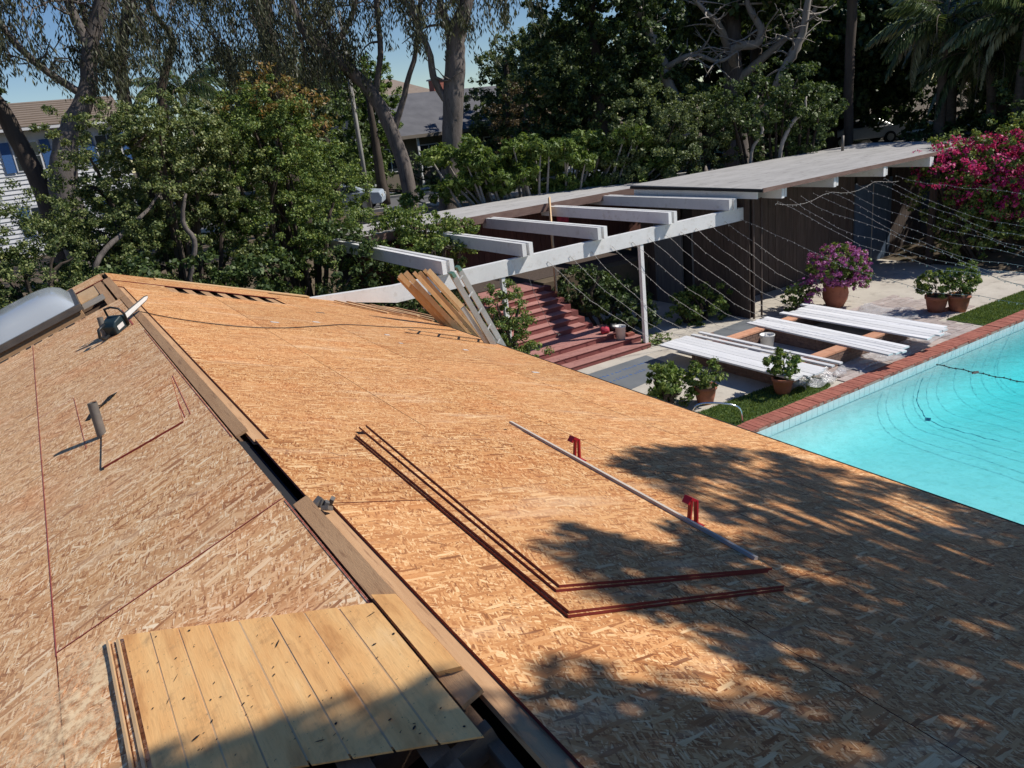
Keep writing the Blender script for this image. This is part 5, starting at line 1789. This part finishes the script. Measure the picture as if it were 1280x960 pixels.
FR = []
for L, ar, mt in ((2.6, .55, lf_palm), (2.9, .8, lf_palm), (2.6, 1.05, lf_palm), (2.3, 1.2, lf_palm_pale), (2.7, .3, lf_palm)):
    me, pts = frond_mesh(L, ar, mt)
    rb = MB()
    rb.tube([tuple(p) for p in pts], list(np.linspace(.03, .006, 13)), 5)
    rme = mesh("midrib", rb.v, rb.f, m_palmtrunk)
    FR.append((me, rme))


def palm(x, y, h, label, nf=22, r=.17, sc=1.0, lean=(0, 0)):
    gz = ground_z(x, y)
    root = thing("palm_tree", (x, y, gz), label, "palm tree", "palms by the pool house")
    mb = MB()
    limb(mb, [(x, y, gz - .1, r * 1.3), (x + lean[0] * .4, y + lean[1] * .4, gz + (h - gz) * .5, r), (x + lean[0], y + lean[1], h, r * .8)], 10, 6, .1)
    mb.build("trunk", m_palmtrunk, root, smooth=True)
    for k in range(nf):
        up = k / nf
        me, rme = FR[4 if up > .85 else (0 if up > .6 else (1 if up > .35 else (2 if up > .2 or random.random() < .4 else 3)))]
        f = link("frond", me, root)
        f.location = Vector((x + lean[0], y + lean[1], h)) - wloc(root)
        az = k * 2.39996 + random.uniform(-.25, .25)
        tl = -R(-18 + 72 * up + random.uniform(-8, 8))
        f.rotation_euler = (Matrix.Rotation(az, 3, 'Z') @ Matrix.Rotation(tl * .75, 3, 'Y') @ Matrix.Rotation(random.uniform(-.3, .3), 3, 'X')).to_euler()
        f.scale = (sc,) * 3
        m2 = link("midrib", rme, f)
    return root


palm(29.3, 17.2, 7.2, "tall feather palm with drooping fronds behind the pool house roof end", 24, lean=(.2, .1))
palm(30.6, 15.9, 5.9, "shorter feather palm with pale drooping fronds behind the bougainvillea", 24, lean=(-.3, .2))
palm(29.4, 14.6, 6.9, "tallest feather palm arching over the bougainvillea", 24, lean=(.1, -.1))
palm(33.0, 18.9, 7.4, "feather palm standing farther back toward the street", 22)
palm(31.8, 13.6, 6.6, "feather palm at the edge of the dark trees beyond the bougainvillea", 22)
palm(8.3, 45.5, 9.0, "distant palm crown above the rust-topped shrub", 22, .2, 1.1)

# shade tree by the near side of the pool; its branches throw the dapples on the roof
SHADE = [(x, y, z, .15) for x, y, z in [(7.66,-2.07,10.35),(6.75,-1.93,9.4),(9.35,-0.98,10.46),(6.32,-0.8,8.42),(11.39,-0.71,9.86),(7.92,-2.39,10.1),(10.11,-1.14,9.34),(7.55,-0.51,9.4),(8.95,-1.74,10.0),(7.17,-1.12,9.82),(5.77,-0.6,8.33),(6.38,-1.65,8.62),(6.44,-0.09,8.3),(7.65,-1.0,10.65),(7.72,-0.37,8.65),(7.68,1.28,8.55),(8.74,-1.72,9.36),(6.79,-0.53,8.61),(7.51,-1.31,10.76),(9.04,-1.48,9.15),(9.09,-1.12,10.44),(9.06,-0.05,9.6),(8.76,-1.21,10.28),(7.31,-1.65,9.32),(6.71,-0.98,8.53),(8.17,-1.13,8.49),(7.58,-1.92,9.98),(6.96,-1.04,8.37),(6.03,-0.93,8.64),(8.99,-0.5,10.35),(8.26,1.16,8.9),(8.1,-1.41,10.79),(8.68,-1.1,9.76),(7.41,-1.02,9.69),(9.32,-1.18,8.81),(7.41,-0.39,8.95),(11.49,-1.73,10.25),(8.48,-1.64,10.28),(9.67,-1.13,9.68),(10.18,-0.22,8.3),(7.75,-0.91,8.8),(10.25,-0.36,10.09),(8.32,-1.32,8.98),(7.99,-0.8,8.62),(10.34,-0.14,10.13),(6.4,0.27,8.21),(6.05,-0.52,8.76),(7.78,1.05,8.5),(8.4,1.04,8.86),(9.15,0.75,9.32),(6.72,-0.99,9.19),(11.84,-1.4,10.52),(5.91,0.2,8.39),(9.54,0.12,9.85),(10.13,0.8,9.75),(12.23,-1.35,10.37),(7.11,-2.0,9.89),(10.77,0.62,10.07),(6.94,-0.71,9.65),(10.08,0.57,10.01),(8.18,-1.3,10.62),(6.92,-0.86,8.4),(8.95,0.49,9.53),(11.27,-1.53,10.16),(8.06,-1.84,9.97),(8.93,-0.29,9.83),(9.01,-2.29,10.49),(7.29,-0.13,8.99),(6.91,-1.37,9.22),(6.19,-1.32,8.51),(9.53,-1.47,10.05),(10.24,0.18,8.74),(7.03,-0.82,10.13),(9.99,0.37,10.73),(8.72,-2.38,10.36),(10.93,-0.18,9.16),(11.74,-1.62,10.27),(9.26,0.0,10.52),(7.77,-0.22,8.43),(11.49,-0.41,10.7),(8.2,-0.06,9.02),(10.97,-1.83,10.52),(7.21,-1.02,9.03),(8.94,-1.94,10.5),(10.95,-0.36,9.06),(8.67,1.52,8.44),(6.47,-1.35,8.52),(8.5,-0.79,8.46),(8.75,-1.68,10.01),(9.63,-0.35,9.65),(9.86,-0.86,8.71),(9.05,0.16,9.29),(9.81,-1.68,9.85),(11.43,-0.73,10.49),(10.7,-1.52,9.7),(6.63,-1.9,9.48),(6.58,-1.26,9.09),(7.26,-1.09,9.36),(8.74,-1.23,8.97),(8.48,-1.93,9.56),(6.72,-1.31,8.23),(10.12,0.36,10.54),(10.26,-1.67,10.72),(7.08,-0.43,9.25),(10.34,-1.38,10.72),(7.35,-1.53,9.5),(8.89,-1.35,9.91),(6.52,-0.64,9.31),(9.06,-0.45,8.52),(12.12,-1.54,10.47),(7.74,0.0,8.25),(7.64,-1.32,8.89),(8.33,0.53,9.21),(9.38,-0.37,10.75),(8.98,0.27,8.35),(8.82,-0.79,8.49),(10.24,0.96,8.81),(7.47,-0.81,9.15),(9.44,0.66,8.76),(7.98,-0.41,8.48),(9.77,-0.65,8.68),(10.51,-1.74,9.99),(7.66,-1.96,9.6),(12.35,-1.61,10.31),(11.07,-1.09,9.25),(10.58,-0.52,9.85),(8.82,-0.1,8.94),(9.92,0.88,8.87),(8.01,-1.17,10.7),(11.08,-0.22,9.1),(12.08,-0.66,10.61),(7.6,-0.28,8.9),(9.94,0.07,9.48),(10.12,-0.89,9.42),(7.31,-0.48,8.28),(10.02,-0.03,10.58),(8.54,-0.5,8.91),(6.76,-0.48,9.84),(8.96,-0.65,10.33),(9.96,-1.2,9.51),(9.72,-0.12,9.73),(6.51,-0.09,9.26),(10.58,0.35,9.2),(9.67,-2.45,10.71),(10.92,-1.09,9.71),(9.55,0.28,8.8),(9.61,-1.53,9.36),(8.66,1.06,8.99),(11.64,0.15,10.68),(7.69,-1.4,10.12),(12.13,-1.04,10.22),(9.1,0.7,9.07),(10.67,0.46,9.53),(10.92,0.02,10.21),(9.56,-0.18,9.29),(9.27,-1.29,10.25),(10.17,-0.2,10.31),(8.49,-1.44,10.17),(10.2,-1.12,9.65),(9.9,0.68,9.55),(8.57,-1.25,10.52),(8.08,-1.04,8.91),(10.07,-1.23,9.19),(11.66,-1.42,10.22),(10.63,0.42,10.21),(7.2,-1.84,10.04),(11.35,0.06,9.89),(8.84,1.33,8.91),(8.63,0.51,9.86),(9.25,0.87,9.22),(8.12,-1.01,8.56),(11.16,-1.0,9.12),(7.22,-0.75,8.45),(11.19,-0.46,10.63),(8.54,0.81,9.34),(5.1,-0.81,8.35),(6.01,-1.8,10.4),(4.68,-0.65,8.33),(6.0,-1.65,9.63),(5.31,-0.99,8.83),(6.92,-2.07,10.24),(4.87,-1.09,8.66),(5.48,-0.91,9.07),(5.23,-1.15,9.2),(6.87,-2.02,10.45),(5.07,-1.03,8.68),(6.54,-2.0,10.05),(5.52,-1.57,10.04),(4.2,-0.63,8.29),(4.13,-0.53,8.35),(4.21,-0.42,8.46),(4.34,-0.35,9.05),(5.13,-0.9,9.87),(4.58,-0.69,9.11),(4.34,-0.49,8.47),(5.33,-1.41,9.58),(5.78,-1.48,10.46),(4.57,-0.53,8.98)]]
for k in range(26):   # the rest of the crown, above and behind what shades the roof
    SHADE.append((random.uniform(4.5, 9.5), random.uniform(-4.5, -2.2), random.uniform(8.6, 11.5), random.uniform(.2, .35)))
TB = Vector((7.6, -3.6, 0))
shade = thing("shade_tree", TB, "spreading shade tree beside the near end of the pool", "tree")
mb = MB()
limb(mb, [(TB.x, TB.y, -.1, .34), (TB.x - .1, TB.y + .2, 3, .27), (TB.x - .3, TB.y + .7, 5.8, .22), (TB.x - .4, TB.y + 1.0, 7.6, .15)], 12, 5, .1)
mb.build("trunk", m_bark, shade, smooth=True)
mb = MB()
fork = Vector((TB.x - .3, TB.y + .8, 6.2))
for (x, y, z, r) in SHADE:
    m = fork.lerp(Vector((x, y, z)), .55) + Vector((random.uniform(-.3, .3), random.uniform(-.3, .3), random.uniform(-.1, .5)))
    limb(mb, [(*fork, .05), (*m, .03), (x, y, z, .010)], 6, 4, .5)
mb.build("limbs", m_bark, shade)
C, A = [], []
for (x, y, z, r) in SHADE:
    m = int(36 + 1500 * r * r)
    g = unit(m) * (rng.random(m) ** .45)[:, None] * r * 1.15
    C.append(np.array([x, y, z]) + g)
C = np.concatenate(C)
me = leafmesh("crown", C - np.array(TB), unit(len(C)), unit(len(C)) + np.array([0, 0, .7]), .12, .06, rng.normal(.5, .25, len(C)), lf_green)
link("crown", me, shade)

# ------------------------------------------------------------------ string lights across the pool
LX = [15.15, 15.6, 16.05, 16.5, 17.0, 17.5, 18.1, 18.7, 19.3, 19.9, 20.45]
ico = [(0, 0, 1), (.9, 0, .0), (0, .9, 0), (-.9, 0, 0), (0, -.9, 0), (0, 0, -1)]
icf = [(0, 1, 2), (0, 2, 3), (0, 3, 4), (0, 4, 1), (5, 2, 1), (5, 3, 2), (5, 4, 3), (5, 1, 4)]


def strand(pts, label, group=None):
    root = thing("string_lights", pts[0], label, "string lights", group)
    mb = MB()
    mb.tube(pts, .0045, 5)
    mb.build("wire", m_wire, root)
    mb = MB()
    acc = 0
    for a, b in zip(pts[:-1], pts[1:]):
        a, b = Vector(a), Vector(b)
        L = (b - a).length
        while acc < L:
            p = a.lerp(b, acc / L) - Vector((random.uniform(-.012, .012), random.uniform(-.012, .012), random.uniform(-.01, .03)))
            mb.add([(p.x + q[0] * .014, p.y + q[1] * .014, p.z + q[2] * .019) for q in ico], icf)
            acc += random.uniform(.13, .24)
        acc -= L
    mb.build("bulbs", m_bulb, root, kind="stuff")


for i, x in enumerate(LX):
    zt = 2.62 if x < 15.5 else 3.02
    y0 = 13.88 if x < 15.5 else 13.12
    sag = random.uniform(1.28, 1.36) - (.75 if i == len(LX) - 1 else 0)
    pts = []
    for k in range(29):
        u = k / 28
        kink = .05 * math.sin(k * 1.7 + i * 2.3) * math.sin(math.pi * u) + .06 * math.sin(k * .55 + i * 1.7) + random.uniform(-.02, .02)
        pts.append((x - .6 * u + .03 * math.sin(k + i), y0 - (y0 + .4) * u, zt + (2.75 - zt) * u - 4 * sag * u * (1 - u) + kink * (1 if 0 < k < 28 else 0)))
    ordn = ("first", "second", "third", "fourth", "fifth", "sixth", "seventh", "eighth", "ninth", "tenth", "eleventh", "twelfth", "thirteenth", "fourteenth", "fifteenth")[len(LX) - 1 - i]
    strand(pts, ordn + " string of bulbs over the pool counting along the eave from the bougainvillea", "string lights across the pool")
pts = []
for k in range(15):
    u = k / 14
    pts.append((15.5 + 5.0 * u, 13.09 - .02, 2.98 + .04 * u - .16 * abs(math.sin(u * math.pi * 2.5))))
strand(pts, "string of bulbs draped in swags along the pool house eave")
FALL = [(8.5, 10.4, 15.4), (9.2, 12.7, 13.3), (9.8, 13.1, 13.1), (10.4, 13.5, 13.3), (11.0, 14.2, 13.45), (11.6, 14.9, 13.4), (12.1, 15.5, 13.3), (12.6, 16.0, 13.2), (13.1, 16.6, 13.1), (13.6, 17.2, 13.2), (14.1, 17.8, 12.9), (14.6, 18.4, 12.7)]
for fi, (x, x1, y1) in enumerate(FALL):
    pts = []
    for k in range(23):
        u = k / 22
        pts.append((x + (x1 - x) * u, 13.88 + (y1 - 13.88) * u, 2.6 * (1 - u) ** (1.25 if fi > 3 else 1.6) + (.45 if y1 > 15 else .05) + (.02 * math.sin(k * .7 + fi) + random.uniform(-.014, .014)) * (1 if 0 < k < 22 else 0)))
    lbf = "fallen string of bulbs dropping from the white beam onto the red steps" if fi == 0 else ("first", "second", "third", "fourth", "fifth", "sixth", "seventh", "eighth", "ninth", "tenth", "eleventh")[fi - 1] + " string fallen from the white beam to the ground, counting from the steps"
    strand(pts, lbf, "fallen string lights")
pts = [(14.98 + .03 * math.sin(k * 2), 8.5 - .13 * k, -.096) for k in range(18)]
root = thing("string_lights", pts[0], "dark string of lights floating on the pool water", "string lights")
mb = MB()
mb.tube(pts, .010, 5)
mb.build("wire", m_cord, root)
mb = MB()
for k in range(17):
    p = Vector(pts[k])
    mb.add([(p.x + q[0] * .03, p.y + q[1] * .03, p.z + q[2] * .025) for q in ico], icf)
mb.add([(pts[6][0] + q[0] * .14, pts[6][1] + q[1] * .08, -.092 + q[2] * .03) for q in ico], icf)
mb.build("bulbs", m_cord, root, kind="stuff")
# the far supports, on the other side of the pool
rk = thing("light_frame", (15, -.4, 0), "timber frame holding the string lights across the pool", "frame")
MB().box((8.0, -.46, 2.7), (20.6, -.38, 2.85)).build("beam", m_white, rk)
for x in (8.2, 14.3, 20.4):
    MB().box((x - .05, -.47, 0), (x + .05, -.37, 2.69)).build("post", m_white, rk)

# ------------------------------------------------------------------ street: houses, cars, bin, pole
wh = thing("clapboard_house", (-1.5, 44.0, 2.2), "white two-storey clapboard house with brown shingle roof and blue shutters", "house")
MB().box((-9.0, 42.06, 2.0), (4.6, 50, 7.75)).build("wall", m_wallwhite, wh)
mb = MB()
z = 2.3
while z < 7.6:
    mb.add([(-9.02, 42.05, z), (4.62, 42.05, z), (4.62, 42.01, z), (-9.02, 42.01, z), (-9.02, 42.05, z + .19), (4.62, 42.05, z + .19)], [(0, 1, 2, 3), (3, 2, 5, 4), (0, 3, 4), (1, 5, 2)])
    z += .19
mb.build("siding", m_wallwhite, wh, kind="stuff")
mb = MB()
nrow = 11
for k in range(nrow):
    a, b = k / nrow, (k + 1) / nrow
    y0_, y1_ = 41.5 + 4.6 * a, 41.5 + 4.6 * b
    z0_, z1_ = 7.7 + 1.35 * a, 7.7 + 1.35 * b
    mb.add([(-9.4, y0_, z0_ + .05), (5.0, y0_, z0_ + .05), (5.0, y1_ + .03, z1_ + .01), (-9.4, y1_ + .03, z1_ + .01), (-9.4, y0_, z0_ - .02), (5.0, y0_, z0_ - .02)], [(0, 1, 2, 3), (4, 5, 1, 0)])
mb.add([(-9.4, 46.13, 9.06), (5.0, 46.13, 9.06), (5.0, 50.6, 7.7), (-9.4, 50.6, 7.7)], [(0, 1, 2, 3)])
mb.build("roof", m_shingle, wh)
MB().box((-9.3, 41.5, 7.56), (4.9, 41.6, 7.7)).build("gutter", m_wallwhite, wh)
for x in (.55, -3.4, 3.9):
    for zz in (5.9, 3.1):
        w_ = MB().box((x - .55, 41.98, zz - .05), (x + .55, 42.02, zz + 1.25)).build("window", m_wallwhite, wh)
        for a in (-.48, .02):
            for b in (0.03, .62):
                MB().box((x + a, 41.965, zz + b), (x + a + .46, 41.975, zz + b + .55)).build("pane", m_glassdark, w_)
        for a in (-.98, .60):
            MB().box((x + a, 41.96, zz - .05), (x + a + .38, 41.995, zz + 1.25)).build("shutter", m_shutter, wh)

gh = thing("gray_roof_house", (26.0, 51.0, 2.2), "single-storey house with a broad gray roof and red brick chimney", "house")
MB().box((18.8, 48.2, 2.0), (36.0, 56.5, 5.5)).build("wall", m_wallcream, gh)
MB().add([(18.0, 47.3, 5.45), (36.8, 47.3, 5.45), (36.8, 57.4, 5.45), (18.0, 57.4, 5.45), (21.0, 52.3, 8.2), (33.5, 52.3, 8.2)],
         [(0, 1, 5, 4), (2, 3, 4, 5), (1, 2, 5), (3, 0, 4), (3, 2, 1, 0)]).build("roof", m_grayroof, gh)
MB().box((18.0, 47.24, 5.25), (36.8, 47.32, 5.46)).build("fascia", m_wallcream, gh)
MB().box((26.6, 52.6, 7.4), (27.7, 53.4, 8.95)).build("chimney", m_brick, gh)
MB().box((26.5, 52.5, 8.95), (27.8, 53.5, 9.05)).build("chimney_cap", m_kerb, gh)
for x in (19.8, 22.6, 27.6, 31.0):
    w_ = MB().box((x, 48.12, 3.3), (x + 1.5, 48.19, 4.8)).build("window", m_wallwhite, gh)
    for a in (.08, .79):
        MB().box((x + a, 48.10, 3.38), (x + a + .63, 48.115, 4.72)).build("pane", m_glassdark, w_)
for x in (18.9, 20.9, 22.3):
    MB().box((x, 47.5, 2.1), (x + .14, 47.62, 5.4)).build("porch_post", m_wallwhite, gh)
h2 = thing("far_house", (31.0, 70.0, 2.2), "distant house with pale wall and gray-brown roof behind the chimney", "house")
MB().box((26, 68, 2.0), (34, 76, 8.9)).build("wall", m_wallwhite, h2)
MB().add([(25.3, 67.2, 8.8), (34.7, 67.2, 8.8), (34.7, 76.8, 8.8), (25.3, 76.8, 8.8), (28, 72, 10.6), (32, 72, 10.6)], [(0, 1, 5, 4), (2, 3, 4, 5), (1, 2, 5), (3, 0, 4), (3, 2, 1, 0)]).build("roof", m_shingle, h2)
for x in (27.5, 30.5):
    w_ = MB().box((x, 67.94, 7.2), (x + 1.4, 67.99, 8.4)).build("window", m_wallwhite, h2)
    MB().box((x + .1, 67.92, 7.3), (x + 1.3, 67.938, 8.3)).build("pane", m_glassdark, w_)


def car(cx, cy, gz, ang, label, paint=m_carpaint):
    root = thing("parked_car", (cx, cy, gz), label, "car", "cars parked in the street")
    root.rotation_euler = (0, 0, ang)
    prof = [(-2.2, .35), (-2.25, .62), (-2.1, .86), (-1.35, .95), (-.75, 1.38), (.75, 1.42), (1.55, .98), (2.15, .90), (2.25, .60), (2.2, .32)]
    W_ = [.82, .88, .88, .86, .66, .66, .86, .88, .88, .82]

    def put(mbx, name, mat, parent):
        me = mesh(name, mbx.v, mbx.f, mat, mbx.m)
        return link(name, me, parent)
    mbx = MB()
    k = len(prof)
    vv = [(x, -w_, z) for (x, z), w_ in zip(prof, W_)] + [(x, w_, z) for (x, z), w_ in zip(prof, W_)]
    mbx.add(vv, [tuple(range(k)), tuple(range(2 * k - 1, k - 1, -1))] + [(i, k + i, k + (i + 1) % k, (i + 1) % k) for i in range(k)])
    b = put(mbx, "body", paint, root)
    bv = b.modifiers.new("bevel", 'BEVEL')
    bv.width = .06
    bv.segments = 2
    for s_ in (-1, 1):
        for (xa, xb, xc, xd) in ((-1.1, -.05, -.08, -.66), (.05, 1.25, .62, .02)):
            mbx = MB()
            y0_, y1_ = s_ * .878, s_ * .69
            vs_ = [(xa, y0_, .99), (xb, y0_, .99), (xc, y1_, 1.34), (xd, y1_, 1.34)]
            mbx.add(vs_, [(0, 1, 2, 3)])
            put(mbx, "side_window", m_glassdark, root)
    mbx = MB()
    mbx.add([(1.54, -.80, 1.005), (1.54, .80, 1.005), (.83, .62, 1.405), (.83, -.62, 1.405)], [(0, 1, 2, 3)])
    put(mbx, "windscreen", m_glassdark, root)
    mbx = MB()
    mbx.add([(-1.36, .80, .985), (-1.36, -.80, .985), (-.82, -.62, 1.36), (-.82, .62, 1.36)], [(0, 1, 2, 3)])
    put(mbx, "rear_window", m_glassdark, root)
    for x in (-1.35, 1.4):
        for s_ in (-1, 1):
            mbx = MB()
            mbx.tube([(x, s_ * .70, .32), (x, s_ * .90, .32)], .32, 16)
            wq = put(mbx, "wheel", m_tyre, root)
            mbx = MB()
            mbx.tube([(x, s_ * .89, .32), (x, s_ * .91, .32)], .20, 12)
            put(mbx, "rim", m_metal, wq)
    for s_ in (-1, 1):
        mbx = MB()
        mbx.box((2.16, s_ * .62 - .16, .62), (2.27, s_ * .62 + .16, .76))
        put(mbx, "headlight", m_bulb, root)
    return root


ca = math.atan2(RD.y, RD.x)
q = RC + RD * 6.0 - RN * 1.9
car(q.x, q.y, 2.165, ca, "white car parked behind the plumeria bush by the gray bin")
q = RC + RD * 21.0 + RN * 2.3
car(q.x, q.y, 2.165, ca, "white car parked on the street behind the palm trunks")
q = RC - RD * 7.6 - RN * 2.2
car(q.x, q.y, 2.165, ca, "pale car partly hidden at the foot of the leaning eucalyptus", flat("pale_blue_paint", (0.50, 0.58, 0.68), .25))

bn = thing("waste_bin", (19.4, 25.6, 2.0), "gray-blue wheeled bin with sloped lid behind the flat roof", "bin")
MB().add([(18.85, 25.3, 1.9), (19.95, 25.3, 1.9), (20.0, 26.3, 1.9), (18.8, 26.3, 1.9), (18.75, 25.2, 3.15), (20.05, 25.2, 3.15), (20.1, 26.4, 3.25), (18.7, 26.4, 3.25)],
         [(0, 3, 2, 1), (4, 5, 6, 7), (0, 1, 5, 4), (1, 2, 6, 5), (2, 3, 7, 6), (3, 0, 4, 7)]).build("body", m_bin, bn)
MB().add([(18.7, 25.12, 3.155), (20.1, 25.12, 3.155), (20.15, 26.45, 3.26), (18.65, 26.45, 3.26), (18.95, 25.3, 3.38), (19.85, 25.3, 3.38), (19.9, 26.3, 3.42), (18.9, 26.3, 3.42)],
         [(0, 3, 2, 1), (4, 5, 6, 7), (0, 1, 5, 4), (1, 2, 6, 5), (2, 3, 7, 6), (3, 0, 4, 7)]).build("lid", m_bin, bn)
pole = thing("street_pole", (13.68, 35.4, 2.2), "thin gray street pole beside the sunlit yellow-green tree", "pole")
MB().tube([(13.68, 35.45, 2.1), (13.7, 35.43, 6.0), (13.75, 35.4, 11.0)], [.115, .10, .08], 10).build("shaft", noisy("pole_gray", (0.30, 0.29, 0.27), (0.36, 0.35, 0.33), 3, .7), pole, smooth=True)
MB().box((13.5, 35.25, 2.1), (13.86, 35.65, 2.22)).build("base_plate", m_galv, pole)
